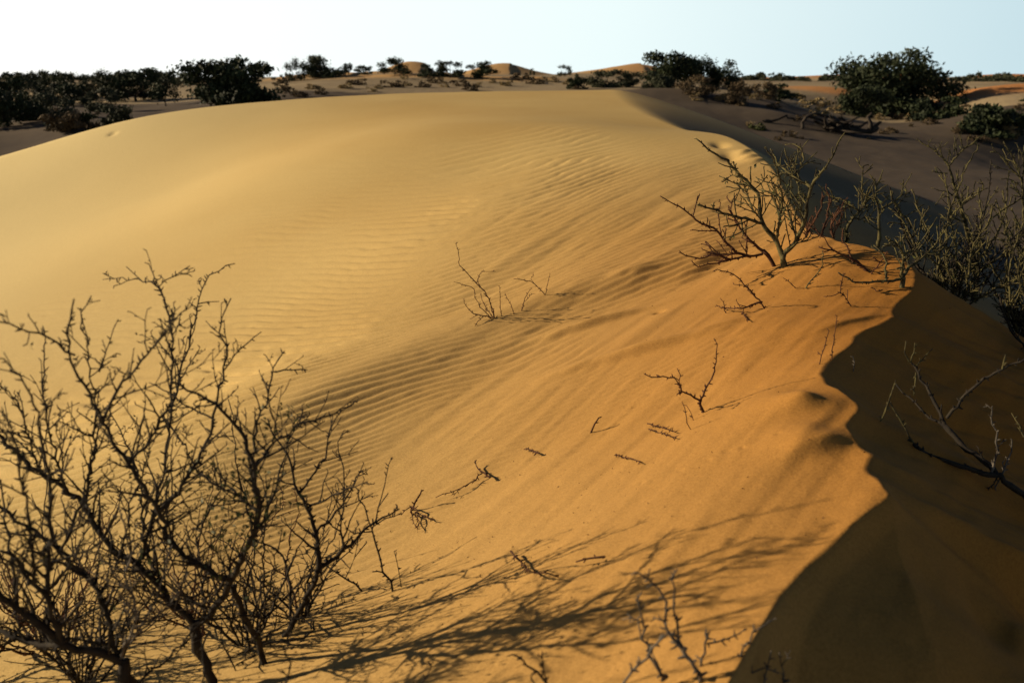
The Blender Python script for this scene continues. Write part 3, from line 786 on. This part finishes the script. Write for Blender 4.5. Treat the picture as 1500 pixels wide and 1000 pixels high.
traced_shrub('largest thorn shrub on the shaded slope, tall with a Y-shaped top, right of the crest', M_BARK_O, [
  ([(1427,440),(1430,415),(1430,400)], .020, .018, .0, {**OB, 'Y': YR-.3}),
  ([(1430,400),(1425,375),(1418,344),(1407,302),(1396,266),(1390,243)], .016, .0085, -.2, {}),
  ([(1390,243),(1402,228),(1427,207),(1436,200)], .006, .0026, -.1, {}),
  ([(1390,245),(1376,226),(1355,212),(1343,204)], .006, .0026, .1, {}),
  ([(1388,254),(1375,253),(1365,250)], .004, .0026, .0, {}),
  ([(1424,396),(1396,386),(1375,380),(1360,372),(1350,360)], .007, .003, -.1, {}),
  ([(1420,350),(1440,320),(1446,300),(1462,275)], .007, .003, .1, {'dens': .6}),
  ([(1407,302),(1425,290),(1440,275),(1436,262)], .006, .0026, -.2, {'dens': .6}),
  ([(1428,390),(1455,350),(1470,320),(1475,290),(1478,250)], .0075, .003, -.2, {'dens': .6}),
  ([(1430,400),(1460,380),(1490,350),(1520,330)], .0075, .003, -.1, {'dens': .6}),
  ([(1400,290),(1385,280),(1378,290),(1370,300)], .0045, .0026, .0, {'dens': .6}),
  ([(1412,325),(1395,318),(1385,305)], .0045, .0026, .0, {'dens': .6}),
 ], ST_R, 54, leafmat=M_LEAF, leafsize=.012)
traced_shrub('thorn shrub crossing the right edge of the picture beside the tall shaded one', M_BARK_O, [
  ([(1530,440),(1510,400),(1500,330),(1497,268),(1480,224),(1469,207)], .012, .0032, .0, {'Y': YR-.7}),
  ([(1498,265),(1475,240),(1460,222),(1452,212)], .0065, .0028, .1, {}),
  ([(1500,300),(1485,265),(1478,262),(1466,262)], .005, .0026, -.1, {}),
  ([(1506,380),(1480,340),(1465,320),(1450,300)], .0065, .0028, -.1, {'dens': .6}),
  ([(1512,410),(1480,400),(1450,390),(1420,380)], .0065, .0028, -.1, {'dens': .6}),
  ([(1500,335),(1520,280),(1530,240)], .006, .0028, .0, {'dens': .6}),
  ([(1497,268),(1500,235),(1490,210)], .005, .0026, .0, {'dens': .6}),
 ], ST_R, 55, leafmat=M_LEAF, leafsize=.012)
free_shrub(2.95, 6.5, .95, 8, 'olive thicket shrub standing just left of the tall shaded one', M_BARK_O, ST_R, 156, (.15,.7), r0=.009, leafmat=M_LEAF)
free_shrub(3.35, 6.2, 1.0, 9, 'dense olive thicket shrub between the tall shaded one and the right edge', M_BARK_O, ST_R, 157, (.1,.65), r0=.010, leafmat=M_LEAF)
free_shrub(3.75, 7.0, 1.1, 8, 'olive thicket shrub farthest back at the right edge', M_BARK_O, ST_R, 158, (.1,.65), r0=.010, leafmat=M_LEAF)
free_shrub(3.1, 6.9, .85, 9, 'dark thicket shrub behind the tall shaded one, low on the slope', M_BARK_D, ST_R, 159, (.15,.8), r0=.009)
free_shrub(3.6, 6.5, .8, 10, 'dark dense thicket shrub filling the right edge between the olive ones', M_BARK_D, ST_R, 160, (.15,.8), r0=.009)
free_shrub(4.6, 7.6, .8, 8, 'dark thorn shrub low in the shade behind the tall shaded one', M_BARK_O, ST_R, 56, (.2,.9), r0=.010, leafmat=M_LEAF)
free_shrub(3.05, 5.3, .45, 7, 'black low thorn shrub in deep shade below the tall shaded one', M_BARK_D, ST_R, 57, (.4,1.1), r0=.008)
free_shrub(4.0, 6.1, .75, 8, 'black thorn shrub in the shade at the right edge, under the crossing shrub', M_BARK_O, ST_R, 58, (.2,.9), r0=.009)

# dead limbs lying on the shaded slope, lower right
YL = hit(1404,690)[1]
traced_shrub('long dark fallen branch with lichen-pale tips on the shaded slope, lower right', M_BARK_D, [
  ([(1540,760),(1500,726),(1461,698),(1430,690),(1404,681),(1375,672),(1350,660),(1338,648)], .014, .0065, .05, {'Y': YL-.02, 'dens': .1, 'part': 'limb'}),
  ([(1338,648),(1322,620),(1302,588),(1308,572),(1314,556)], .0048, .002, .05, {'mat': M_BARK_O, 'dens': .15}),
  ([(1302,588),(1290,615),(1280,642)], .0032, .0022, .1, {'mat': M_BARK_O, 'dens': .05}),
  ([(1461,698),(1440,675),(1416,657),(1400,640),(1386,624)], .011, .0095, .15, {'dens': .1, 'part': 'limb'}),
  ([(1386,626),(1378,605),(1368,591),(1355,565),(1344,546),(1334,530)], .0075, .0032, .15, {'dens': .15}),
  ([(1332,530),(1326,515),(1328,498)], .003, .002, .0, {'mat': M_BARK_O, 'dens': .1}),
  ([(1334,532),(1338,515),(1340,502)], .003, .002, .0, {'mat': M_BARK_O, 'dens': .1}),
  ([(1342,536),(1355,520),(1367,510)], .003, .002, .0, {'mat': M_BARK_O, 'dens': .1}),
  ([(1387,612),(1400,592),(1416,576),(1440,556),(1458,546),(1480,535),(1506,522)], .0065, .0035, -.1, {'dens': .08}),
  ([(1468,541),(1473,528),(1473,518)], .003, .002, .0, {'mat': M_BARK_O}),
  ([(1386,626),(1362,610),(1335,585),(1322,575),(1314,564)], .006, .0025, .2, {'dens': .2}),
  ([(1342,545),(1340,562),(1338,580)], .003, .0018, .0, {'mat': M_BARK_O}),
  ([(1452,693),(1461,648),(1455,620),(1446,591)], .0045, .002, .0, {'mat': M_BARK_G, 'dens': .15}),
  ([(1460,655),(1470,642)], .003, .0018, .0, {'mat': M_BARK_G}),
  ([(1466,698),(1474,675),(1480,660),(1485,645)], .0045, .002, .0, {'mat': M_BARK_G, 'dens': .4}),
  ([(1466,698),(1450,725),(1435,750),(1425,766)], .003, .002, .1, {'mat': M_BARK_G, 'dens': .05}),
  ([(1461,698),(1450,715),(1434,718)], .004, .002, .0, {'dens': .1}),
  ([(1500,640),(1490,615),(1480,603)], .003, .002, .1, {'Y': YL+.3, 'mat': M_BARK_O}),
 ], ST_S, 61, name='fallen_branch', cat='dead branch')
def stick(label, pts, r, seed, mat=M_BARK_R, lie=None, Y=None, dy=0, more=(), dens=0.0, mlie=None):
    o = {'dens': dens}
    if lie is not None: o['lie'] = lie
    else: o['bury'] = 1
    if Y: o['Y'] = Y
    return traced_shrub(label, mat, [(pts, r, r*.55, dy, o)]+[(p, q, q*.5, d, {'dens': dens*.5, **({'lie': mlie} if mlie else {})}) for p, q, d in more], ST_S, seed, name='twig', cat='twig')
stick('short twig leaning right on the black slope under the fallen branch', [(1371,725),(1382,712),(1397,698)], .004, 62, M_BARK_G, Y=YL+.02)
stick('small upright twig in the shade just over the scalloped crest', [(1251,545),(1251,532),(1249,519)], .0028, 63, M_BARK_G)
stick('taller of two thin twigs at the notch in the crest', [(1218,527),(1221,500),(1226,463)], .0028, 64, M_BARK_R, dens=.05)
stick('shorter leaning twig of the pair at the notch in the crest', [(1201,533),(1208,508),(1214,483)], .0028, 65, M_BARK_R, dens=.1)
# small dead shrubs in the middle
M = traced_shrub('small bare thorn shrub standing alone on the ridge in the middle of the dune', M_BARK_R, [
  ([(724,466),(721,450),(715,437),(705,422),(694,411),(680,396),(673,390),(672,372),(668,353)], .0058, .0017, -.1, {'bury': 1, 'dens': .22}),
  ([(698,415),(706,398),(720,398),(727,398)], .0026, .0015, .1, {'dens': .2}),
  ([(720,467),(712,458),(703,449),(696,436),(694,424),(688,420),(665,413)], .0038, .0016, -.1, {'dens': .3, 'bury': 1}),
  ([(722,467),(708,462),(694,460),(684,448),(679,438)], .0042, .0016, -.05, {'dens': .3}),
  ([(722,465),(712,450),(706,440),(703,430)], .0030, .0016, .1, {'dens': .2}),
  ([(708,463),(700,470),(696,477)], .003, .0018, -.1, {}),
 ], ST_S, 71)
stick('thin upright twig right beside the lone middle shrub', [(735,463),(733,440),(732,419)], .003, 72)
stick('thin leaning twig a little right of the lone middle shrub', [(753,460),(748,445),(740,430)], .003, 73)
stick('crooked twig standing between the lone middle shrub and the bent twig', [(764,455),(769,438),(779,422)], .0034, 74, more=[([(770,440),(778,432),(784,430)], .002, .05)])
stick('bent twig with a long arm to the left, rightmost on the middle ridge', [(799,432),(791,424),(783,416),(770,411),(753,408)], .0036, 75, more=[([(783,416),(779,408),(781,399)], .0022, .05), ([(799,431),(803,415),(806,401)], .0024, .0)])
traced_shrub('Y-shaped dead twig standing in the open sand right of centre', M_BARK_R, [
  ([(1030,604),(1027,594),(1025,586)], .0062, .0055, 0, {'bury': 1, 'dens': 0, 'part': 'stem'}),
  ([(1025,586),(1034,572),(1039,563),(1046,545),(1049,529),(1050,512),(1049,495)], .0046, .0018, .0, {'dens': .30}),
  ([(1025,586),(1012,578),(999,574),(993,560),(988,552),(972,552),(944,549)], .0042, .0018, -.1, {'dens': .1}),
  ([(996,566),(995,550),(990,540)], .0028, .0017, .0, {'dens': .1}),
  ([(999,575),(993,574)], .0028, .0018, 0, {}),
 ], ST_S, 76, name='dead_twig', cat='twig')
stick('thin stalk just in front of the Y-shaped twig', [(1010,630),(1004,610),(997,587)], .003, 77)
stick('shortest stalk between the thin stalk and the Y-shaped twig', [(1016,615),(1012,604),(1007,595)], .0024, 78)
stick('upper of two parallel twigs lying in front of the Y-shaped twig', [(948,624),(968,630),(989,637)], .0026, 79, lie=.012)
stick('lower of two parallel twigs lying in front of the Y-shaped twig', [(950,632),(970,639),(991,646)], .0026, 80, lie=.012)
stick('short straight twig lying alone below the two parallel ones', [(902,669),(920,675),(938,682)], .0028, 81, lie=.012)
stick('short thick stub leaning right in the middle of the open sand', [(865,634),(871,622),(878,611)], .0062, 82)
stick('small knobbly stub lying left of the short thick stub', [(790,670),(780,667),(767,662)], .0048, 83, lie=.02, dens=.3)
stick('T-shaped twig lying on the sand with a long arm to the left', [(718,708),(707,700),(694,686)], .0050, 84, lie=.03, more=[([(706,700),(690,713),(669,726),(638,735)], .003, -.08), ([(672,724),(662,731)], .002, 0)], mlie=.022)
stick('three-pronged dead twig standing right of the foreground shrubs', [(602,748),(610,732),(619,717)], .0052, 85, more=[([(602,748),(594,754),(587,761)], .003, 0), ([(602,748),(612,759),(622,763),(636,767)], .0034, 0), ([(608,756),(613,770),(611,783)], .0024, 0), ([(602,752),(605,768),(610,780)], .0024, 0)], mlie=.02)
stick('bent twig lying across the branch shadows, bottom centre', [(748,819),(762,835),(774,850),(795,853),(816,856)], .0038, 86, M_BARK_R, lie=.03)
stick('small hooked twig with a dark tip lying right of the bent one', [(886,824),(868,827),(845,831)], .0040, 87, M_BARK_R, lie=.02)

# dry litter blown under the shrubs: nobody could count it
rs = np.random.RandomState(3); pts = []
for cx_, cy_, sx, sy, n in [(-.7,2.7,.55,.35,260),(-1.3,2.6,.5,.4,160),(1.75,6.0,.55,.5,220),(.35,4.3,1.0,1.0,60),(.0,3.0,.5,.4,90)]:
    X = rs.normal(cx_, sx, n); Y = rs.normal(cy_, sy, n); Z = height(X, Y)+.002
    pts += list(zip(X, Y, Z))
me_o = leaf_mesh('leaf_litter', pts, .0048, M_BARK_R, None, 5, .3)
me_o['kind'] = 'stuff'; me_o['label'] = 'dry leaf and twig litter scattered on the sand under the shrubs'; me_o['category'] = 'litter'
# ------------------------------------------------------------------ trees and scrub beyond the dune
def crown(rs, cx_, cy_, z0, w, d, h, n, leaf, lobes=14, flat=.25, gap=.75):
    """leaf faces gathered in many unequal clumps inside a low dome"""
    C = []
    for k in range(lobes):
        a = rs.uniform(0, 6.283); r = math.sqrt(rs.rand())*.80; u = rs.rand()
        top = math.sqrt(max(.05, 1-r*r))
        zz = flat+(1-flat)*u**1.25*top*.86
        C.append((cx_+math.cos(a)*r*w/2, cy_+math.sin(a)*r*d/2, z0+h*zz, rs.uniform(.15, .30)*(1.25 if lobes < 14 else 1)))
    C = np.array(C); pick = rs.choice(len(C), n, p=C[:, 3]**2/np.sum(C[:, 3]**2))
    v = rs.normal(size=(n, 3)); v /= np.linalg.norm(v, axis=1)[:, None]
    rad = (rs.rand(n)**.45)[:, None]*(1+.35*rs.normal(size=(n, 1))*.5)
    P = C[pick, :3] + v*rad*C[pick, 3][:, None]*np.array((w*.95, d*.95, h*.85))*gap
    P[:, 2] = np.maximum(P[:, 2], z0+.02)
    return P, C
def tree(x0, x1, ytop, Y, label, name='acacia_tree', cat='tree', mat=None, n=1500, leaf=None, trunk=True, group=None, flat=.22, seed=0, lobes=14, dz=0, blade=.5):
    mat = mat or M_CROWN; lobes = max(lobes, 14)
    rs = np.random.RandomState(seed+17); rg = random.Random(seed)
    q = at((x0+x1)/2, ytop, Y); x = q[0]; z0 = hz(x, Y)+dz; w = (x1-x0)/F_PX*Y*1.0; h = max(q[2]-z0, w*.25)
    leaf = leaf or max(.05, w*.028)
    n = int(n*1.6); flat = min(flat, .5)*(.45 if flat < .3 else 1)
    P, C = crown(rs, 0, 0, 0, w*.98, w*.9, h*1.0, n, leaf, lobes, flat)
    for ax, lo, hi in ((0, -w*.485, w*.485), (1, -w*.43, w*.43), (2, h*(flat*.4), h*.96)):
        a_, b_ = np.percentile(P[:, ax], (.5, 99.5)); P[:, ax] = lo+(P[:, ax]-a_)/(b_-a_)*(hi-lo)
        C[:, ax] = lo+(C[:, ax]-a_)/(b_-a_)*(hi-lo)
    P[:, 2] = np.maximum(P[:, 2], .0)
    root = thing(name, label, cat, (x, Y, z0), group)
    leaf_mesh('crown', P, leaf, mat, root, seed, blade)
    if trunk:
        g = Geo(); r0 = max(.03, w*.022)
        k = min(len(C), 9)
        fork = np.array((rg.uniform(-.04, .04)*w, 0, h*.16))
        g.tube([np.array((0, 0, -.15)), fork*.5, fork], [r0*1.3, r0, r0*.9], 6)
        for c in C[:k]:
            e = np.array(c[:3]); mid = (fork+e)*.5+np.array((0, 0, -h*.06))
            g.tube([fork, mid, e], [r0*.6, r0*.38, r0*.12], 5)
        g.build('trunk', M_TRUNK, root)
    return root
T = tree
def yb(px, py, lo=24, hi=88):
    return float(min(hi, max(lo, hit(px, py, 8, 140)[1])))
# left lowland
T(-45,52,112,34,'dark bush at the left picture edge, lowest on the left flat', seed=1, n=2600, flat=.1, mat=M_CROWN)
T(36,112,136,36,'green rounded bush beside the dark one at the left edge', seed=2, n=2000, mat=M_CROWN2, flat=.08)
T(66,138,164,31,'low brown-tinged bush where the dune edge meets the left flat', 'scrub_bush','bush', seed=3, n=1600, mat=M_BROWN, flat=.05, trunk=False)
T(66,134,166,31.6,'dark low bush behind the brown-tinged one on the left flat', 'scrub_bush','bush', seed=103, n=1500, mat=M_CROWN, flat=.05)
T(142,194,153,32,'small dark bush tucked against the dune edge, right of the brown-tinged bush', 'scrub_bush','bush', seed=4, n=1200, mat=M_CROWN2, flat=.05)
T(-30,40,106,62,'acacia on the left skyline, first from the left edge', seed=5, n=1600)
T(15,62,106,66,'flat-topped acacia on the left skyline, second from the left edge', seed=6, n=1400)
T(52,92,103,60,'acacia on the left skyline, third from the left edge', seed=7, n=1400)
T(78,134,106,52,'broad acacia on the left skyline just left of the gap in the trees', seed=8, n=1900)
T(30,80,124,50,'mid green tree in front of the left skyline acacias', seed=9, n=1500, mat=M_CROWN2)
T(84,124,122,44,'dark tree standing below the broad left skyline acacia', seed=10, n=1500)
T(134,176,101,54,'tall acacia right of the gap in the left skyline', seed=11, n=1500, flat=.35)
T(122,170,128,40,'loose scrubby bush on the pale left flat', 'scrub_bush','bush', seed=12, n=1300, mat=M_CROWN2, flat=.05)
T(154,236,100,49,'large dense acacia left of the small trunked tree', seed=13, n=2600)
T(216,262,106,43,'small acacia with its trunk showing, left of the big round bush', seed=14, n=1300, flat=.40)
T(250,275,107,70,'small far bush just left of the big round bush', 'scrub_bush','bush', seed=15, n=600)
T(268,402,86,39,'big dark round bush standing behind the dune, widest on the left', 'acacia_bush','bush', seed=16, n=6500, flat=.06, lobes=30, leaf=.085)
T(-40,30,132,40,'dark tree at the left edge rising over the lowest dark bush', seed=301, n=2200, flat=.08)
T(20,80,118,45,'dark spreading tree in the middle of the dense left wood', seed=302, n=2400, flat=.08)
T(60,112,122,47,'dark tree right of the middle of the dense left wood', seed=303, n=2200, flat=.08)
T(96,136,118,50,'grey-green tree at the right end of the dense left wood', seed=304, n=1800, flat=.08, mat=M_CROWN2)
T(0,60,150,36,'low dark bush filling the foot of the dense left wood', 'scrub_bush','bush', seed=305, n=2000, flat=.05)
T(170,215,112,58,'low dark bush behind the large dense acacia', 'scrub_bush','bush', seed=306, n=1200, flat=.05)
# middle skyline
T(416,450,85,yb(433,119),'upright bush at the left end of the middle skyline', seed=20, n=1300, flat=.1, lobes=10)
T(444,505,81,yb(474,114),'largest bush on the middle skyline, next to the upright one', seed=21, n=2200, flat=.12, lobes=16)
T(503,516,92,yb(509,110),'tiny lone tree right of the largest middle bush', seed=22, n=300, flat=.5, lobes=5)
T(518,545,96,yb(531,109),'small round bush before the pointed far dune', seed=23, n=700, flat=.1, lobes=8)
T(555,600,84,yb(577,110),'bush at the left foot of the pointed far dune', seed=24, n=1700, flat=.1, lobes=12)
T(612,652,94,yb(632,112),'left one of the two joined bushes right of the pointed far dune', seed=25, n=1400, flat=.08, lobes=12)
T(638,679,89,yb(658,113),'right one of the two joined bushes right of the pointed far dune', seed=26, n=1600, flat=.08, lobes=12)
T(684,729,90,yb(706,115),'rounded bush at the left foot of the wide low far dune', seed=27, n=1700, flat=.06, lobes=12)
T(816,838,95,yb(827,110),'lone small tree on the skyline between the far dunes', seed=28, n=700, flat=.15, lobes=7)
# right middle
T(831,858,108,yb(844,131),'dark small bush peeping over the dune top', 'scrub_bush','bush', seed=30, n=900, flat=.05)
T(858,918,102,yb(888,128),'grey-green bush behind the dune top', 'scrub_bush','bush', seed=31, n=1800, mat=M_CROWN2, flat=.05)
T(905,937,104,yb(921,128),'upright scrub right of the grey-green bush', 'scrub_bush','bush', seed=32, n=1000, mat=M_CROWN2, flat=.05)
T(945,1032,76,54,'tall dark acacia behind the dune crest, left of its shorter neighbour', seed=33, n=3600, flat=.1, lobes=22)
T(1022,1086,84,55,'shorter dark acacia joined to the tall one behind the crest', seed=34, n=2600, flat=.08, lobes=16)
T(943,990,106,45,'round dark bush in front of the tall dark acacia', 'scrub_bush','bush', seed=35, n=1700, mat=M_CROWN2, flat=.03)
T(992,1052,110,43,'brownish spreading bush in front of the joined acacias', 'scrub_bush','bush', seed=36, n=1800, mat=M_BROWN, flat=.05)
T(1066,1102,117,42,'dry brown bush on the right bank below the joined acacias', 'scrub_bush','bush', seed=37, n=1200, mat=M_BROWN, flat=.03)
T(1102,1140,120,46,'pale brown shrub beside the dark bush on the right bank', 'scrub_bush','bush', seed=38, n=1200, mat=M_BROWN, flat=.03)
T(1118,1168,123,47,'dark rounded bush on the right bank, left of the big tree', 'scrub_bush','bush', seed=39, n=1600, flat=.03)
# the big tree
T(1232,1396,75,56,'biggest tree, a broad dark camel thorn standing on the right', 'camel_thorn_tree','tree', seed=40, n=10000, flat=.14, lobes=46, leaf=.11)
T(1230,1305,124,51,'green bush under the left side of the biggest tree', 'scrub_bush','bush', seed=41, n=2600, mat=M_CROWN, flat=.03)
T(1330,1416,142,47,'black rounded bush under the right side of the biggest tree', 'scrub_bush','bush', seed=42, n=2600, flat=.03, lobes=18)
T(1408,1530,154,41,'wide dark bush at the right edge below the orange dune', 'scrub_bush','bush', seed=43, n=3000, flat=.03, lobes=22)
T(1462,1492,181,yb(1477,204),'pale tufted shrub before the wide dark bush at the right edge', 'scrub_bush','bush', seed=44, n=700, mat=M_GRASS, flat=.03, trunk=False)
T(1494,1520,142,48,'dark bush on the right edge beside the orange dune', 'scrub_bush','bush', seed=45, n=600, flat=.03)
# skyline scrub, too alike to tell apart
rg = random.Random(9)
protos = []
for i in range(7):
    protos.append(i)
def scatter(lst, label, cat, name, mat, n, group, flat=.05, trunk=False, leafk=.07):
    src = []
    for i, (px, wpx, top, Y) in enumerate(lst):
        if len(src) < 5:
            o = tree(px-wpx/2, px+wpx/2, top, Y, label, name, cat, mat, n, leaf=wpx/F_PX*Y*leafk, trunk=trunk, group=group, flat=flat, seed=200+i+len(group), lobes=8)
            src.append((o, wpx/F_PX*Y, at(px, top, Y)[2]-hz(at(px, top, Y)[0], Y)))
        else:
            s, w0, h0 = src[i % 5]
            q = at(px, top, Y); z = hz(q[0], Y); w = wpx/F_PX*Y; h = max(q[2]-z, w*.25)
            c = s.copy(); COL.objects.link(c); c.location = (q[0], Y, z)
            c.scale = (w/w0, w/w0, h/max(h0, w0*.25)); c.rotation_euler = (0, 0, rg.uniform(0, 6))
            for ch in s.children:
                d = ch.copy(); COL.objects.link(d); d.parent = c
sk = []
for k in range(46):
    px = rg.uniform(1095, 1236) if k < 24 else rg.uniform(1392, 1502)
    Y = rg.uniform(95, 190); sk.append((px, rg.uniform(9, 26), rg.uniform(106, 114) if rg.random() < .5 else rg.uniform(112, 120), Y))
scatter(sk, 'small dark scrub on the right-hand skyline, either side of the biggest tree', 'bush', 'skyline_scrub', M_CROWN2, 420, 'skyline scrub on the right')
sk = [(rg.uniform(-20, 275), rg.uniform(12, 30), rg.uniform(104, 112), rg.uniform(75, 150)) for k in range(34)]
scatter(sk, 'small dark scrub on the far left skyline, behind the left acacias', 'bush', 'skyline_scrub', M_CROWN, 420, 'skyline scrub on the left')
sk = [(rg.uniform(380, 1000), rg.uniform(6, 16), rg.uniform(103, 111), rg.uniform(90, 170)) for k in range(26)]
scatter(sk, 'tiny scrub dot along the middle skyline between the far dunes', 'bush', 'skyline_scrub', M_CROWN2, 300, 'skyline scrub in the middle')
def tufts(lst, label, mat, group, n=260):
    scatter(lst, label, 'grass tuft', 'scrub_tuft', mat, n, group, 0.0, False, .06)
sp = [(425,132),(460,127),(440,137),(545,131),(575,123),(595,122),(620,123),(650,124),(675,122),(700,124),(765,112),(740,122),(520,120),(592,112),(414,127),(555,126),(785,118),(806,116),(688,128),(722,118),(640,117),(505,126),(470,134),(395,138),(410,118),(830,120),(850,126)]
tufts([(x, rg.uniform(18, 34), y-5, yb(x, y+5)) for x, y in sp[::2]], 'dark dry scrub tuft dotted on the pale flat just behind the dune top', M_BROWN, 'dark tufts behind the dune top')
tufts([(x, rg.uniform(12, 26), y-4, yb(x, y+4)) for x, y in sp[1::2]], 'straw-coloured grass tuft dotted on the pale flat just behind the dune top', M_GRASS, 'straw tufts behind the dune top')
sp = [(1345,166,30),(1290,170,20),(1362,170,16),(1380,166,14),(1318,170,16),(1272,168,16),(1205,160,22),(1225,158,26),(1250,161,20),(1190,165,14),(1060,140,26),(1085,146,20),(1020,140,22),(1105,140,20),(1180,150,26),(1200,147,30),(1300,160,22),(1410,180,18),(1100,182,14),(1245,152,26),(1170,140,20)]
tufts([(x, w_, y-4, yb(x, y+w_*.28)) for x, y, w_ in sp], 'dry straw tuft on the shaded bank around the dead tree and below the biggest tree', M_GRASS, 'tufts on the right bank')
rg = random.Random(77)
sp = [(rg.uniform(1130, 1500), rg.uniform(150, 205), rg.uniform(9, 24)) for k in range(34)]
tufts([(x, w_, y-w_*.22, yb(x, y+w_*.2)) for x, y, w_ in sp], 'small dark scrub dotted over the grey flat around the dead tree', M_BROWN, 'dark scrub on the right flat')
sp = [(rg.uniform(0, 200), rg.uniform(150, 200), rg.uniform(9, 24)) for k in range(14)]
tufts([(x, w_, y-w_*.22, yb(x, y+w_*.2)) for x, y, w_ in sp], 'small brown scrub tuft on the left flat at the foot of the dense wood', M_BROWN, 'brown tufts on the left flat')
sp = [(1110,181,22,38),(1420,188,18,37)]
T(1098,1122,181,yb(1110,190),'small green tuft alone on the edge of the grey hollow', 'grass_tuft','grass tuft', seed=60, n=300, mat=M_LEAF, flat=0, trunk=False)
T(1415,1432,199,yb(1424,206),'tiny dark tuft on the faint orange streak at the right', 'grass_tuft','grass tuft', seed=61, n=250, mat=M_BROWN, flat=0, trunk=False)

# fallen dead tree on the bank
Yd = yb(1245, 197)
root = None
def dpt(a, b, dy=0): return at(a, b, Yd+dy)
zg = hz(at(1240, 190, Yd)[0], Yd)
root = thing('dead_tree', 'black fallen dead tree with an upturned fork on the bank of the grey hollow', 'dead tree', at(1240, 195, Yd))
def dl(pts, r0, r1, name):
    g = Geo(); P = smooth_path([dpt(*p) for p in pts], .15); m = len(P); rgd = random.Random(len(pts)*7+int(pts[0][0]))
    P = [p+rnd(rgd)*.02 for p in P]
    g.tube(P, [(r0+(r1-r0)*i/(m-1))*(1+.2*rgd.uniform(-1, 1)) for i in range(m)], 7); return g.build(name, M_TRUNK, root)
dl([(1215,190),(1235,189),(1255,191),(1275,192),(1285,186)], .15, .09, 'trunk')
dl([(1276,192),(1276,180),(1273,172),(1276,165)], .13, .04, 'limb')
dl([(1276,189),(1284,185),(1290,178),(1293,180)], .09, .03, 'limb')
dl([(1174,190,-.4),(1178,176,-.2),(1188,168),(1202,167),(1214,172)], .07, .05, 'limb')
dl([(1186,170),(1200,175),(1215,182)], .07, .05, 'limb')
dl([(1118,178),(1135,176),(1150,171),(1165,176)], .08, .04, 'limb')
rgd = random.Random(4)
g = Geo()
for k in range(46):
    a = dpt(rgd.uniform(1206, 1238), rgd.uniform(176, 192), rgd.uniform(-.4, .4)); b = a+rnd(rgd)*np.array((.5,.4,.22))
    g.tube([a, (a+b)/2+rnd(rgd)*.08, b], [.09, .06, .02], 5)
g.build('root_mass', M_TRUNK, root)
reparent(root)
SUN_ELEV, SKY_STR, SUN_STR, EXPO, HORIZON = 20.0, .05, 5.0, .32, .88
# ------------------------------------------------------------------ light, sky, camera
SUN_EL, SUN_DIR = R(SUN_ELEV), (-1.0, .14)
az = math.atan2(SUN_DIR[0], SUN_DIR[1])
w = bpy.data.worlds.new('World'); scene.world = w; w.use_nodes = True
nt = w.node_tree; bg = nt.nodes['Background']
sky = nt.nodes.new('ShaderNodeTexSky'); sky.sky_type = 'NISHITA'; sky.sun_disc = False
sky.sun_elevation = SUN_EL; sky.sun_rotation = az; sky.altitude = 900; sky.air_density = .4; sky.dust_density = .1; sky.ozone_density = 1.2
# pale dusty air low over the horizon, brighter on the sun's side
geo = nt.nodes.new('ShaderNodeTexCoord'); sep = nt.nodes.new('ShaderNodeSeparateXYZ'); nt.links.new(geo.outputs['Generated'], sep.inputs[0])
mr = nt.nodes.new('ShaderNodeMapRange'); mr.interpolation_type = 'SMOOTHERSTEP'; nt.links.new(sep.outputs[2], mr.inputs[0])
mr.inputs[1].default_value = .14; mr.inputs[2].default_value = .078; mr.inputs[3].default_value = 0; mr.inputs[4].default_value = 1
mb = nt.nodes.new('ShaderNodeMapRange'); nt.links.new(sep.outputs[0], mb.inputs[0])
mb.inputs[1].default_value = -.45; mb.inputs[2].default_value = .55; mb.inputs[3].default_value = 0; mb.inputs[4].default_value = 1
cr = nt.nodes.new('ShaderNodeValToRGB'); nt.links.new(mb.outputs[0], cr.inputs[0])
cr.color_ramp.elements[0].color = (1, 1, .95, 1); cr.color_ramp.elements[1].color = (.46, .63, .70, 1)
e = cr.color_ramp.elements.new(.55); e.color = (.78, .90, .90, 1)
sc_ = nt.nodes.new('ShaderNodeVectorMath'); sc_.operation = 'SCALE'; sc_.inputs['Scale'].default_value = HORIZON/SKY_STR; nt.links.new(cr.outputs[0], sc_.inputs[0])
mx = nt.nodes.new('ShaderNodeMix'); mx.data_type = 'RGBA'; nt.links.new(mr.outputs[0], mx.inputs[0]); nt.links.new(sky.outputs[0], mx.inputs[6]); nt.links.new(sc_.outputs[0], mx.inputs[7])
nt.links.new(mx.outputs[2], bg.inputs[0]); bg.inputs[1].default_value = SKY_STR
L = bpy.data.lights.new('sun', 'SUN'); L.energy = SUN_STR; L.angle = R(.6); L.color = (1, .80, .56)
so = bpy.data.objects.new('sun', L); COL.objects.link(so)
from mathutils import Vector
d = Vector((math.sin(az)*math.cos(SUN_EL), math.cos(az)*math.cos(SUN_EL), math.sin(SUN_EL)))
so.rotation_euler = d.to_track_quat('Z', 'Y').to_euler(); so.location = (-20, -3, 8)
cam = bpy.data.cameras.new('camera'); co = bpy.data.objects.new('camera', cam); COL.objects.link(co)
co.location = (0, 0, EYE); co.rotation_euler = (math.pi/2-PITCH, 0, 0)
cam.sensor_width = 36; cam.lens = F_PX/1500*36; cam.clip_end = 6000; cam.clip_start = .05
cam.dof.use_dof = True; cam.dof.focus_distance = 5.4; cam.dof.aperture_fstop = 3.2
scene.camera = co
vs = scene.view_settings; scene.display_settings.display_device = 'sRGB'
vs.view_transform = 'Standard'; vs.look = 'None'; vs.gamma = 1; vs.exposure = EXPO
